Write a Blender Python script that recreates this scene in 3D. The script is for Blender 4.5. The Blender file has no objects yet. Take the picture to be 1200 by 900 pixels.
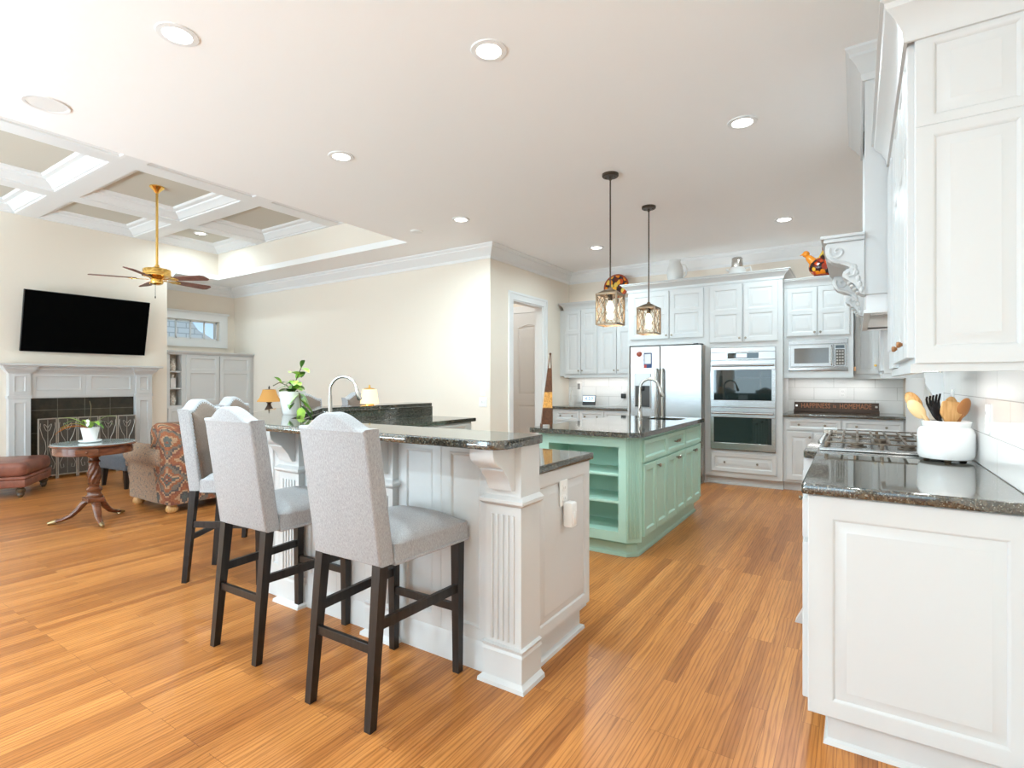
import bpy, bmesh, math, random
from mathutils import Matrix, Vector
PI = math.pi
R = math.radians
C = bpy.context.scene.collection
SC = bpy.context.scene
random.seed(7)

# ------------------------------------------------------------------ camera
cd = bpy.data.cameras.new('camera'); cam = bpy.data.objects.new('camera', cd); C.objects.link(cam)
cam.location = (0, 0, 1.27); cam.rotation_euler = (PI/2, 0, R(33.1))
cd.sensor_width = 36.0; cd.lens = 620/1200*36.0; cd.shift_y = -2/1200; cd.clip_start = 0.02
SC.camera = cam
# ------------------------------------------------------------------ world, lights, exposure
w = bpy.data.worlds.new('sky'); SC.world = w; w.use_nodes = True
_n = w.node_tree.nodes; _bg = _n['Background']
_sky = _n.new('ShaderNodeTexSky'); _sky.sky_type = 'HOSEK_WILKIE'; _sky.sun_direction = (0.3, -0.6, 0.7); _sky.turbidity = 3
w.node_tree.links.new(_sky.outputs[0], _bg.inputs[0]); _bg.inputs[1].default_value = 3.5
def area(name, loc, rot, sx, sy, power, col=(1, 1, 1), shape='RECTANGLE', spread=180):
    l = bpy.data.lights.new(name, 'AREA'); l.shape = shape; l.size = sx
    if shape == 'RECTANGLE': l.size_y = sy
    l.energy = power; l.color = col; l.spread = R(spread)
    o = bpy.data.objects.new(name, l); C.objects.link(o); o.location = loc; o.rotation_euler = rot; return o
# daylight entering by the tall windows of the south wall (behind the camera)
DAY = (0.62, 0.85, 1.0)
for x0, x1 in ((-1.6, 0.2), (-4.2, -2.2), (-6.6, -4.8), (-8.7, -7.0)):
    area('window_daylight', ((x0+x1)/2, -8.96, 1.45), (R(90), 0, 0), x1-x0-.1, 2.4, 15 if x1 > 0 else (40 if x1 > -4 else 110), DAY)
# added fill: unseen floor-level area lights behind the camera, aimed at the ceiling
for x, y, p in ((-3.6, -3.2, 175), (-5.2, -3.0, 215), (-7.4, -3.0, 225)):
    area('ceiling_fill', (x, y, .35), (PI, 0, 0), 1.2, 1.2, p, (.60, .85, 1.0))
SC.view_settings.view_transform = 'Standard'; SC.view_settings.look = 'None'
SC.view_settings.gamma = 1.0; SC.view_settings.use_curve_mapping = False
SC.view_settings.exposure = 0.42
try:
    SC.cycles.max_bounces = 10; SC.cycles.diffuse_bounces = 6; SC.cycles.glossy_bounces = 5; SC.cycles.transmission_bounces = 8
    SC.cycles.use_denoising = True; SC.cycles.sample_clamp_indirect = 6
except Exception: pass

# ------------------------------------------------------------------ materials
MATS = {}
def mat(name, col=(.8, .8, .8), rough=.5, metal=0.0, spec=.5, emit=None, estr=0.0, fn=None, trans=0.0, coat=0.0, ior=1.45):
    if name in MATS: return MATS[name]
    m = bpy.data.materials.new(name); m.use_nodes = True
    nt = m.node_tree; b = nt.nodes['Principled BSDF']
    b.inputs['Base Color'].default_value = (*col, 1); b.inputs['Roughness'].default_value = rough
    b.inputs['Metallic'].default_value = metal; b.inputs['Specular IOR Level'].default_value = spec
    b.inputs['Transmission Weight'].default_value = trans; b.inputs['Coat Weight'].default_value = coat
    b.inputs['IOR'].default_value = ior
    if emit: b.inputs['Emission Color'].default_value = (*emit, 1); b.inputs['Emission Strength'].default_value = estr
    if fn: fn(nt, b)
    MATS[name] = m; return m
def N(nt, t, **kw):
    n = nt.nodes.new('ShaderNode'+t)
    for k, v in kw.items():
        if k in n.inputs.keys(): n.inputs[k].default_value = v
        else: setattr(n, k, v)
    return n
def L(nt, a, b): nt.links.new(a, b)
def ramp(nt, fac, stops, interp='LINEAR'):
    r = N(nt, 'ValToRGB'); r.color_ramp.interpolation = interp
    e = r.color_ramp.elements
    while len(e) > 1: e.remove(e[-1])
    e[0].position = stops[0][0]; e[0].color = (*stops[0][1], 1)
    for p, c in stops[1:]:
        x = e.new(p); x.color = (*c, 1)
    L(nt, fac, r.inputs[0]); return r.outputs[0]
def coords(nt, scale=(1, 1, 1), rot=(0, 0, 0), kind='Object'):
    tc = N(nt, 'TexCoord'); mp = N(nt, 'Mapping'); mp.inputs['Scale'].default_value = scale; mp.inputs['Rotation'].default_value = rot
    L(nt, tc.outputs[kind], mp.inputs[0]); return mp.outputs[0]
def bump(nt, b, h, strength=.1, dist=.01):
    bp = N(nt, 'Bump'); bp.inputs['Strength'].default_value = strength; bp.inputs['Distance'].default_value = dist
    L(nt, h, bp.inputs['Height']); L(nt, bp.outputs[0], b.inputs['Normal'])
def math_(nt, op, a, b=None):
    n = N(nt, 'Math', operation=op)
    for i, v in enumerate((a, b)):
        if v is None: continue
        if isinstance(v, (int, float)): n.inputs[i].default_value = v
        else: L(nt, v, n.inputs[i])
    return n.outputs[0]
def noise(nt, vec, scale, detail=3, rough=.5):
    n = N(nt, 'TexNoise'); n.inputs['Scale'].default_value = scale; n.inputs['Detail'].default_value = detail; n.inputs['Roughness'].default_value = rough
    L(nt, vec, n.inputs['Vector']); return n.outputs['Fac']
def mixc(nt, fac, a, b, blend='MIX'):
    m = N(nt, 'Mix', data_type='RGBA', blend_type=blend)
    if isinstance(fac, (int, float)): m.inputs[0].default_value = fac
    else: L(nt, fac, m.inputs[0])
    for i, v in ((6, a), (7, b)):
        if isinstance(v, tuple): m.inputs[i].default_value = (*v, 1)
        else: L(nt, v, m.inputs[i])
    return m.outputs[2]

def f_floor(nt, b):
    v = coords(nt, (1, 1, 1), (0, 0, R(90)))
    br = N(nt, 'TexBrick', offset=.37, offset_frequency=3)
    br.inputs['Color1'].default_value = (.0, .0, .0, 1); br.inputs['Color2'].default_value = (1, 1, 1, 1); br.inputs['Mortar'].default_value = (.5, .5, .5, 1)
    br.inputs['Scale'].default_value = 1; br.inputs['Mortar Size'].default_value = .0006; br.inputs['Brick Width'].default_value = .95; br.inputs['Row Height'].default_value = .058
    L(nt, v, br.inputs['Vector'])
    g = coords(nt, (130, 5, 1)); gn = noise(nt, g, 1.0, 5, .6)
    # cathedral grain: distorted bands along the board
    g2 = coords(nt, (14, 1.1, 1)); wv = N(nt, 'TexWave', wave_type='BANDS', bands_direction='X')
    wv.inputs['Scale'].default_value = 1.2; wv.inputs['Distortion'].default_value = 9; wv.inputs['Detail'].default_value = 3; wv.inputs['Detail Scale'].default_value = 1.3
    sh = N(nt, 'VectorMath', operation='MULTIPLY_ADD'); L(nt, br.outputs['Color'], sh.inputs[0]); sh.inputs[1].default_value = (13, 17, 5); L(nt, g2, sh.inputs[2])
    L(nt, sh.outputs[0], wv.inputs['Vector'])
    board = ramp(nt, br.outputs['Color'], [(0, (.33, .118, .030)), (.3, (.43, .165, .042)), (.7, (.48, .19, .050)), (1, (.54, .225, .062))])
    grain = ramp(nt, gn, [(.32, (.66, .58, .50)), (.56, (1.06, 1.06, 1.06))])
    c = mixc(nt, .6, board, grain, 'MULTIPLY')
    c = mixc(nt, .55, c, ramp(nt, wv.outputs['Fac'], [(0, (.50, .40, .32)), (.35, (1, 1, 1)), (1, (1.05, 1.05, 1.05))]), 'MULTIPLY')
    c = mixc(nt, br.outputs['Fac'], c, (.13, .045, .014))
    L(nt, c, b.inputs['Base Color'])
    b.inputs['Roughness'].default_value = .30
    bump(nt, b, gn, .04, .002)
FLOOR = mat('oak_floor', fn=f_floor, spec=.35)

def f_granite(nt, b):
    v = coords(nt)
    vo = N(nt, 'TexVoronoi'); vo.inputs['Scale'].default_value = 260; L(nt, v, vo.inputs['Vector'])
    n1 = noise(nt, v, 90, 4, .6)
    base = ramp(nt, n1, [(.35, (.012, .013, .011)), (.5, (.045, .042, .032)), (.62, (.10, .085, .06)), (.75, (.03, .03, .026))])
    sp = ramp(nt, vo.outputs['Color'], [(0, (0, 0, 0)), (.80, (0, 0, 0)), (.86, (1, 1, 1))])
    L(nt, mixc(nt, math_(nt, 'MULTIPLY', sp, .75), base, (.30, .31, .27)), b.inputs['Base Color'])
    b.inputs['Roughness'].default_value = .05
GRANITE = mat('speckled_granite', fn=f_granite, spec=.5, ior=2.0)

def f_paint(nt, b):
    n1 = noise(nt, coords(nt), 3, 2); bump(nt, b, noise(nt, coords(nt), 220, 2), .02, .001)
WHITE = mat('cabinet_white_paint', (.63, .635, .635), .33, fn=f_paint)
TRIMW = mat('trim_white_paint', (.82, .82, .82), .4, fn=f_paint)
BLUEW = WHITE
def f_wall(nt, b): bump(nt, b, noise(nt, coords(nt), 160, 3), .03, .002)
CREAM = mat('cream_wall_paint', (.83, .755, .66), .7, fn=f_wall)
CEIL = mat('ceiling_white_paint', (.92, .92, .92), .8, fn=f_wall)
TAUPE = mat('coffer_taupe_paint', (.60, .565, .49), .8, fn=f_wall)
GREEN = mat('sage_green_paint', (.41, .63, .53), .38, fn=f_paint)
def f_tile(nt, b):
    tc = N(nt, 'TexCoord'); sx = N(nt, 'SeparateXYZ'); L(nt, tc.outputs['Object'], sx.inputs[0])
    cb = N(nt, 'CombineXYZ'); L(nt, math_(nt, 'ADD', sx.outputs[0], sx.outputs[1]), cb.inputs[0]); L(nt, sx.outputs[2], cb.inputs[1])
    br = N(nt, 'TexBrick', offset=.5); br.inputs['Scale'].default_value = 1; br.inputs['Brick Width'].default_value = .42; br.inputs['Row Height'].default_value = .1505
    br.inputs['Mortar Size'].default_value = .0022; br.inputs['Color1'].default_value = (.78, .78, .77, 1); br.inputs['Color2'].default_value = (.82, .82, .81, 1); br.inputs['Mortar'].default_value = (.5, .5, .48, 1)
    L(nt, cb.outputs[0], br.inputs['Vector']); L(nt, br.outputs['Color'], b.inputs['Base Color']); bump(nt, b, math_(nt, 'SUBTRACT', 1, br.outputs['Fac']), .4, .002)
TILE = mat('white_wall_tile', rough=.12, fn=f_tile)
def f_fabric(c1, c2, sc=420):
    def f(nt, b):
        v = coords(nt); n1 = noise(nt, v, sc, 2, .7); n2 = noise(nt, coords(nt, (1, 1, .25)), sc*.7, 2)
        m = math_(nt, 'MULTIPLY', math_(nt, 'ADD', n1, n2), .5)
        L(nt, ramp(nt, m, [(.36, c1), (.62, c2)]), b.inputs['Base Color']); bump(nt, b, m, .25, .002)
        b.inputs['Sheen Weight'].default_value = .15
    return f
LINEN = mat('grey_linen_weave', rough=.9, spec=.2, fn=f_fabric((.27, .27, .28), (.46, .46, .475), 520))
TAUPEF = mat('taupe_linen_weave', rough=.9, spec=.2, fn=f_fabric((.125, .090, .070), (.20, .150, .120), 520))
SLATE = mat('slate_grey_fabric', rough=.85, spec=.2, fn=f_fabric((.055, .06, .07), (.11, .115, .13)))
def f_darkwood(nt, b):
    n1 = noise(nt, coords(nt, (60, 60, 4)), 1, 4)
    L(nt, ramp(nt, n1, [(.3, (.008, .006, .005)), (.7, (.025, .019, .016))]), b.inputs['Base Color'])
ESPRESSO = mat('espresso_wood', rough=.3, fn=f_darkwood)
def f_mahog(nt, b):
    n1 = noise(nt, coords(nt, (9, 9, 40)), 1, 4, .6)
    L(nt, ramp(nt, n1, [(.3, (.075, .022, .010)), (.7, (.20, .065, .026))]), b.inputs['Base Color'])
MAHOG = mat('mahogany_wood', rough=.22, coat=.3, fn=f_mahog)
def f_bladewood(nt, b):
    n1 = noise(nt, coords(nt, (20, 20, 20)), 1, 4)
    L(nt, ramp(nt, n1, [(.3, (.16, .06, .04)), (.7, (.28, .12, .085))]), b.inputs['Base Color'])
BLADE = mat('fan_blade_wood', rough=.4, fn=f_bladewood)
def f_spoon(nt, b):
    n1 = noise(nt, coords(nt, (90, 90, 12)), 1, 4)
    L(nt, ramp(nt, n1, [(.3, (.50, .24, .07)), (.7, (.72, .42, .17))]), b.inputs['Base Color'])
BAMBOO = mat('honey_bamboo', rough=.4, fn=f_spoon)
BAMBOOD = mat('brown_olive_wood', (.42, .17, .05), .35, fn=None)
def f_steel(nt, b):
    n1 = noise(nt, coords(nt, (4, 4, 260)), 1, 3); n2 = noise(nt, coords(nt, (2.2, 2.2, 1.6)), 1, 2)
    L(nt, ramp(nt, n1, [(.3, (.40, .40, .395)), (.7, (.50, .50, .495))]), b.inputs['Base Color'])
    bump(nt, b, n2, .05, .02)
STEEL = mat('brushed_steel', rough=.27, metal=1, fn=f_steel)
NICKEL = mat('brushed_nickel', (.62, .60, .57), .22, 1)
CHROME = mat('polished_chrome', (.8, .8, .8), .08, 1)
BRASS = mat('polished_brass', (.90, .58, .17), .14, 1)
COPPER = mat('copper_metal', (.78, .40, .20), .25, 1)
BRONZE = mat('oil_rubbed_bronze', (.085, .065, .05), .4, .8)
AGED = mat('aged_bronze_frame', (.20, .14, .09), .4, .7)
KNOB = mat('antique_pewter', (.30, .26, .21), .3, 1)
BLACKGL = mat('black_oven_glass', (.012, .022, .022), .03, spec=.9)
BLACK = mat('black_plastic', (.012, .012, .013), .35)
SCREEN = mat('television_screen', (.003, .003, .003), .6, spec=0.0)
DARK = mat('dark_cavity', (.02, .02, .02), .7)
GRATE = mat('cast_iron', (.16, .125, .095), .38, .85)
CERAM = mat('white_glazed_ceramic', (.86, .86, .85), .12, coat=.4)
BISQ = mat('matte_white_ceramic', (.78, .77, .75), .5)
PLASTW = mat('white_plastic', (.82, .82, .81), .35)
SINKM = mat('sink_steel', (.28, .28, .28), .3, 1)
def f_leather(nt, b):
    n1 = noise(nt, coords(nt), 9, 4); v = N(nt, 'TexVoronoi'); v.inputs['Scale'].default_value = 160; L(nt, coords(nt), v.inputs['Vector'])
    L(nt, ramp(nt, n1, [(.3, (.15, .048, .032)), (.7, (.29, .105, .068))]), b.inputs['Base Color']); bump(nt, b, v.outputs['Distance'], .2, .002)
LEATHER = mat('brown_leather', rough=.3, fn=f_leather)
def f_kilim(nt, b):
    tc = N(nt, 'TexCoord'); sx = N(nt, 'SeparateXYZ'); L(nt, tc.outputs['Object'], sx.inputs[0])
    u = math_(nt, 'ADD', sx.outputs[0], sx.outputs[1]); z = sx.outputs[2]
    st = lambda v, s: math_(nt, 'DIVIDE', math_(nt, 'FLOOR', math_(nt, 'MULTIPLY', v, s)), s)
    u = st(u, 60); z = st(z, 60)
    def tri(v, s, o=0): return math_(nt, 'ABSOLUTE', math_(nt, 'SUBTRACT', math_(nt, 'FRACT', math_(nt, 'ADD', math_(nt, 'MULTIPLY', v, s), o)), .5))
    d = math_(nt, 'ADD', tri(u, 2.1), tri(z, 2.6, .15))
    d2 = math_(nt, 'ADD', tri(u, 9.), tri(z, 9.))
    k = math_(nt, 'ADD', d, math_(nt, 'MULTIPLY', d2, .13))
    A = (.30, .115, .060); B = (.40, .245, .15); D = (.10, .085, .082); E_ = (.18, .14, .11); F = (.23, .09, .06); G = (.11, .115, .105)
    c = ramp(nt, k, [(0, G), (.13, D), (.2, B), (.27, A), (.36, F), (.43, B), (.47, D), (.52, E_), (.6, A), (.68, B), (.74, G), (.82, F), (.9, D), (.96, B)], 'CONSTANT')
    fz = noise(nt, coords(nt), 120, 3, .8)
    c = mixc(nt, .75, c, ramp(nt, fz, [(.3, (.55, .55, .55)), (.68, (1.3, 1.28, 1.25))]), 'MULTIPLY')
    L(nt, c, b.inputs['Base Color']); bump(nt, b, fz, .3, .003)
KILIM = mat('kilim_upholstery', rough=.92, spec=.15, fn=f_kilim)
def f_kilim2(nt, b):
    v = coords(nt); fz = noise(nt, v, 42, 4, .8)
    c = ramp(nt, fz, [(.34, (.09, .09, .095)), (.44, (.22, .17, .135)), (.52, (.40, .26, .17)), (.6, (.20, .125, .095)), (.68, (.42, .34, .27))])
    L(nt, c, b.inputs['Base Color']); bump(nt, b, fz, .3, .003)
KILIM2 = mat('mottled_tapestry_upholstery', rough=.92, spec=.15, fn=f_kilim2)
def f_slatet(nt, b):
    tc = N(nt, 'TexCoord'); sx = N(nt, 'SeparateXYZ'); L(nt, tc.outputs['Object'], sx.inputs[0]); cb = N(nt, 'CombineXYZ'); L(nt, sx.outputs[1], cb.inputs[0]); L(nt, sx.outputs[2], cb.inputs[1])
    br = N(nt, 'TexBrick', offset=0.0); br.inputs['Scale'].default_value = 1; br.inputs['Brick Width'].default_value = .30; br.inputs['Row Height'].default_value = .30; br.inputs['Mortar Size'].default_value = .004
    br.inputs['Color1'].default_value = (.035, .03, .022, 1); br.inputs['Color2'].default_value = (.055, .045, .03, 1); br.inputs['Mortar'].default_value = (.12, .11, .09, 1)
    L(nt, cb.outputs[0], br.inputs['Vector'])
    c = mixc(nt, .6, br.outputs['Color'], ramp(nt, noise(nt, coords(nt), 14, 4), [(.3, (.6, .6, .6)), (.7, (1.5, 1.4, 1.2))]), 'MULTIPLY'); L(nt, c, b.inputs['Base Color'])
SLATET = mat('dark_slate_tile', rough=.25, fn=f_slatet)
IRON = mat('antiqued_iron', (.46, .42, .37), .45, .8)
def f_mesh(nt, b):
    n1 = noise(nt, coords(nt), 150, 2); L(nt, ramp(nt, n1, [(.4, (.055, .045, .036)), (.6, (.095, .08, .066))]), b.inputs['Base Color'])
MESHM = mat('dark_wire_mesh', rough=.6, fn=f_mesh)
EMBER = mat('amber_glass_fire', (.6, .16, .05), .3)
def f_leaf(c1, c2):
    def f(nt, b):
        L(nt, ramp(nt, noise(nt, coords(nt), 18, 3), [(.35, c1), (.65, c2)]), b.inputs['Base Color'])
        b.inputs['Subsurface Weight'].default_value = .05
    return f
LEAF = mat('fresh_green_leaf', rough=.4, fn=f_leaf((.14, .34, .03), (.42, .60, .10)))
LEAFD = mat('deep_green_leaf', rough=.4, fn=f_leaf((.03, .10, .015), (.12, .26, .04)))
STEM = mat('brown_stem', (.12, .09, .04), .6)
def f_autumn(nt, b):
    v = N(nt, 'TexVoronoi'); v.inputs['Scale'].default_value = 17; v.inputs['Randomness'].default_value = 1
    L(nt, coords(nt, (1, 1, .8)), v.inputs['Vector'])
    sp = N(nt, 'SeparateColor'); L(nt, v.outputs['Color'], sp.inputs[0])
    leaf = ramp(nt, sp.outputs[0], [(0, (.55, .06, .01)), (.2, (.85, .26, .015)), (.45, (.92, .45, .04)), (.62, (.28, .03, .012)), (.72, (.80, .55, .10)), (.88, (.12, .02, .01))], 'CONSTANT')
    edge = ramp(nt, v.outputs['Distance'], [(.0, (1, 1, 1)), (.5, (1, 1, 1)), (.62, (0, 0, 0))])
    L(nt, mixc(nt, edge, (.035, .008, .006), leaf), b.inputs['Base Color'])
AUTUMN = mat('autumn_leaf_print', rough=.2, coat=.4, fn=f_autumn)
ORANGE = mat('orange_glaze', (.82, .27, .02), .25)
REDB = mat('russet_glaze', (.30, .05, .02), .3)
AMBER = mat('amber_shade_glow', (.62, .33, .10), .8, emit=(1, .42, .09), estr=.10)  # faint glow put into the shade although its lamp is off
GLOW = mat('lit_pleated_shade', (.85, .70, .42), .8, emit=(1, .66, .22), estr=.5)
BULB = mat('warm_bulb', (1, 1, 1), .5, emit=(1, .80, .52), estr=22)
CANEMIT = mat('downlight_lamp', (1, 1, 1), .5, emit=(1, .97, .92), estr=10)
UCL = mat('under_cabinet_tube', (1, 1, 1), .5, emit=(1, .98, .95), estr=6)
def f_glass(nt, b):
    n1 = noise(nt, coords(nt), 45, 2); bump(nt, b, n1, .5, .004)
GLASS = mat('clear_glass', (1, 1, 1), .02, trans=1, ior=1.3)
SEEDY = mat('hammered_glass', (1, .95, .87), .04, trans=1, ior=1.08)
TABLEGL = mat('table_glass', (.55, .63, .62), .03, trans=.35, ior=1.5)
def f_obel(nt, b):
    tc = N(nt, 'TexCoord'); sx = N(nt, 'SeparateXYZ'); L(nt, tc.outputs['Object'], sx.inputs[0])
    n1 = noise(nt, coords(nt), 40, 4, .7)
    band = ramp(nt, sx.outputs[2], [(0, (0, 0, 0)), (.15, (0, 0, 0)), (.155, (1, 1, 1)), (.275, (1, 1, 1)), (.28, (0, 0, 0))])
    L(nt, mixc(nt, band, ramp(nt, n1, [(.3, (.06, .02, .01)), (.7, (.15, .055, .02))]), ramp(nt, n1, [(.3, (.30, .09, .02)), (.6, (.78, .40, .10))])), b.inputs['Base Color'])
OBEL = mat('copper_and_amber_mica', rough=.35, fn=f_obel)
def f_signwood(nt, b):
    n1 = noise(nt, coords(nt, (4, 4, 60)), 1, 4); L(nt, ramp(nt, n1, [(.3, (.05, .03, .022)), (.7, (.11, .07, .05))]), b.inputs['Base Color'])
SIGNW = mat('weathered_dark_board', rough=.7, fn=f_signwood)
SIGNT = mat('rust_sign_lettering', (.42, .17, .08), .6)
CARD = mat('white_card', (.80, .82, .84), .6)
NAVY = mat('navy_print', (.03, .06, .18), .5); REDP = mat('red_print', (.5, .06, .05), .5)
DISPLAY = mat('clock_display', (.7, .8, .9), .3, emit=(.75, .86, 1), estr=.55)
def f_floral(nt, b):
    L(nt, ramp(nt, noise(nt, coords(nt), 38, 3), [(.42, (.75, .72, .66)), (.52, (.45, .36, .28)), (.6, (.74, .70, .64))]), b.inputs['Base Color'])
FLORAL = mat('floral_porcelain', rough=.2, fn=f_floral)
SHELFIN = mat('tan_shelf_back', (.58, .50, .40), .6)
def f_shingle(nt, b):
    tc = N(nt, 'TexCoord'); sx = N(nt, 'SeparateXYZ'); L(nt, tc.outputs['Object'], sx.inputs[0]); cb = N(nt, 'CombineXYZ'); L(nt, sx.outputs[1], cb.inputs[0]); L(nt, sx.outputs[2], cb.inputs[1])
    br = N(nt, 'TexBrick'); br.inputs['Scale'].default_value = 1; br.inputs['Brick Width'].default_value = .4; br.inputs['Row Height'].default_value = .14; br.inputs['Mortar Size'].default_value = .012
    br.inputs['Color1'].default_value = (.86, .84, .80, 1); br.inputs['Color2'].default_value = (.92, .90, .87, 1); br.inputs['Mortar'].default_value = (.62, .60, .57, 1)
    L(nt, cb.outputs[0], br.inputs['Vector']); L(nt, br.outputs['Color'], b.inputs['Base Color'])
SHINGLE = mat('pale_roof_shingle', rough=.9, fn=f_shingle)

# ------------------------------------------------------------------ mesh helpers
SOFT = (LINEN, TAUPEF, SLATE, LEATHER, KILIM, KILIM2)
class MB:
    def __init__(s, M=None): s.bm = bmesh.new(); s.M = M or Matrix()
    def v(s, *co): return s.bm.verts.new(s.M @ Vector(co))
    def f(s, vs):
        try: return s.bm.faces.new(vs)
        except ValueError: return None
    def box(s, x0, x1, y0, y1, z0, z1, b=0, seg=2):
        vs = [s.v(x, y, z) for z in (z0, z1) for x, y in ((x0, y0), (x1, y0), (x1, y1), (x0, y1))]
        fs = [s.f([vs[i] for i in q]) for q in ((3, 2, 1, 0), (4, 5, 6, 7), (0, 1, 5, 4), (1, 2, 6, 5), (2, 3, 7, 6), (3, 0, 4, 7))]
        if b: bmesh.ops.bevel(s.bm, geom=list({e for f in fs for e in f.edges}), offset=b, segments=seg, affect='EDGES', profile=.5)
        return s
    def prism(s, pts, z0, z1, b=0, axis='z', seg=2):
        def mk(p, h): return s.v(p[0], p[1], h) if axis == 'z' else (s.v(p[0], h, p[1]) if axis == 'y' else s.v(h, p[0], p[1]))
        lo = [mk(p, z0) for p in pts]; hi = [mk(p, z1) for p in pts]; n = len(pts)
        f0 = s.f(lo); f1 = s.f(hi)
        for i in range(n): s.f([lo[i], lo[(i+1) % n], hi[(i+1) % n], hi[i]])
        if b: bmesh.ops.bevel(s.bm, geom=list({e for f in (f0, f1) for e in f.edges}), offset=b, segments=seg, affect='EDGES', profile=.5)
        return s
    def lathe(s, prof, c=(0, 0, 0), seg=24, sx=1, sy=1):
        rings = []
        for r, z in prof:
            if r < 1e-5: rings.append([s.v(c[0], c[1], c[2]+z)])
            else: rings.append([s.v(c[0]+sx*r*math.cos(2*PI*i/seg), c[1]+sy*r*math.sin(2*PI*i/seg), c[2]+z) for i in range(seg)])
        for a, b in zip(rings, rings[1:]):
            for i in range(seg):
                j = (i+1) % seg
                if len(a) == 1 and len(b) == 1: continue
                if len(a) == 1: s.f([a[0], b[j], b[i]])
                elif len(b) == 1: s.f([a[i], a[j], b[0]])
                else: s.f([a[i], a[j], b[j], b[i]])
        if len(rings[0]) > 1 and len(rings[-1]) > 1 and abs(prof[0][0]-prof[-1][0]) < .03 and abs(prof[0][1]-prof[-1][1]) < .02:
            for i in range(seg): s.f([rings[-1][i], rings[-1][(i+1) % seg], rings[0][(i+1) % seg], rings[0][i]])
        else:
            for rg in (rings[0], rings[-1]):
                if len(rg) > 1: s.f(rg)
        return s
    def tube(s, path, r, seg=8, cap=True, flat=1.0):
        P = [Vector(p) for p in path]; n = len(P)
        rs = r if isinstance(r, (list, tuple)) else [r]*n
        up = Vector((0, 0, 1)); rings = []; prev = None
        for i in range(n):
            t = (P[min(i+1, n-1)]-P[max(i-1, 0)]).normalized()
            if prev is None:
                a = up if abs(t.z) < .9 else Vector((1, 0, 0)); x = t.cross(a).normalized()
            else:
                x = (prev - t*prev.dot(t)).normalized()
            prev = x; y = t.cross(x)
            rings.append([s.v(*(P[i]+x*rs[i]*math.cos(2*PI*k/seg)+y*rs[i]*flat*math.sin(2*PI*k/seg))) for k in range(seg)])
        for a, b in zip(rings, rings[1:]):
            for k in range(seg): s.f([a[k], a[(k+1) % seg], b[(k+1) % seg], b[k]])
        if cap: s.f(rings[0]); s.f(rings[-1])
        return s
    def ball(s, c, r, seg=16, rings=10):
        rx, ry, rz = r if isinstance(r, (list, tuple)) else (r, r, r)
        prof = [(math.sin(PI*i/rings), -math.cos(PI*i/rings)*rz) for i in range(rings+1)]
        return s.lathe([(0 if i in (0, rings) else p[0], p[1]) for i, p in enumerate(prof)], c, seg, rx, ry)
    def sweep(s, path, prof, closed=False):
        """profile [(out, z)] along a 2D path; out points to the right of travel"""
        n = len(path); rows = []
        for i in range(n):
            p = Vector(path[i]).to_2d()
            a = Vector(path[i-1]).to_2d() if (i > 0 or closed) else None
            b = Vector(path[(i+1) % n]).to_2d() if (i < n-1 or closed) else None
            d1 = (p-a).normalized() if a is not None else None; d2 = (b-p).normalized() if b is not None else None
            if d1 is None: d1 = d2
            if d2 is None: d2 = d1
            n1 = Vector((d1.y, -d1.x)); n2 = Vector((d2.y, -d2.x)); m = n1+n2
            m = m/max(1e-6, m.dot(n1)) if m.length > 1e-6 else n1
            rows.append([s.v(p.x+m.x*o, p.y+m.y*o, z) for o, z in prof])
        for i in range(n if closed else n-1):
            a, b = rows[i], rows[(i+1) % n]
            for k in range(len(prof)-1): s.f([a[k], a[k+1], b[k+1], b[k]])
        if not closed: s.f(rows[0]); s.f(rows[-1])
        return s
    def panel(s, x0, x1, z0, z1, yf, yb, frame, style='raised'):
        """a slab x0..x1, z0..z1 with its front at y=yf (towards -y) and a moulded panel inside the frame (l, r, b, t)"""
        l, r, b, t = frame if isinstance(frame, (tuple, list)) else (frame,)*4
        X0, X1, Z0, Z1 = x0+l, x1-r, z0+b, z1-t
        if style == 'raised': pr = [(0, 0), (.007, .005), (.010, .009), (.016, .009), (.042, .002), (.044, .001)]
        elif style == 'flat': pr = [(0, 0), (.008, .007), (.011, .010)]
        else: pr = [(0, 0), (.006, -.004), (.012, -.003), (.018, .006), (.022, .007)]
        mx = min(X1-X0, Z1-Z0)/2*.8; k = min(1, mx/pr[-1][0])
        rect = lambda i, y: [s.v(x, y, z) for x, z in ((X0+i, Z0+i), (X1-i, Z0+i), (X1-i, Z1-i), (X0+i, Z1-i))]
        bk = [s.v(x, yb, z) for x, z in ((x0, z0), (x1, z0), (x1, z1), (x0, z1))]
        e = .0025
        o0 = [s.v(x, yf+e, z) for x, z in ((x0, z0), (x1, z0), (x1, z1), (x0, z1))]
        o1 = [s.v(x, yf, z) for x, z in ((x0+e, z0+e), (x1-e, z0+e), (x1-e, z1-e), (x0+e, z1-e))]
        rings = [bk, o0, o1] + [rect(i*k, yf+d) for i, d in pr]
        for a, c in zip(rings, rings[1:]):
            for q in range(4): s.f([a[q], a[(q+1) % 4], c[(q+1) % 4], c[q]])
        s.f(rings[-1]); s.f(bk); return s
    def build(s, name, m, parent=None, ang=38, label=None, kind=None):
        bm = s.bm
        bmesh.ops.remove_doubles(bm, verts=bm.verts, dist=1e-5)
        bmesh.ops.recalc_face_normals(bm, faces=bm.faces)
        for f in bm.faces: f.smooth = True
        for e in bm.edges:
            if len(e.link_faces) != 2: e.smooth = False; continue
            a_ = e.calc_face_angle(0)
            if a_ > R(ang): e.smooth = False
            elif a_ > R(10) and m not in SOFT:      # keep big flat faces flat beside their small bevels
                q = sorted(f.calc_area() for f in e.link_faces)
                if q[1] > .004 and q[1] > 15*q[0]: e.smooth = False
        root = parent
        if root is not None:
            while root.parent: root = root.parent
            bm.transform(INV[root.name])
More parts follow.
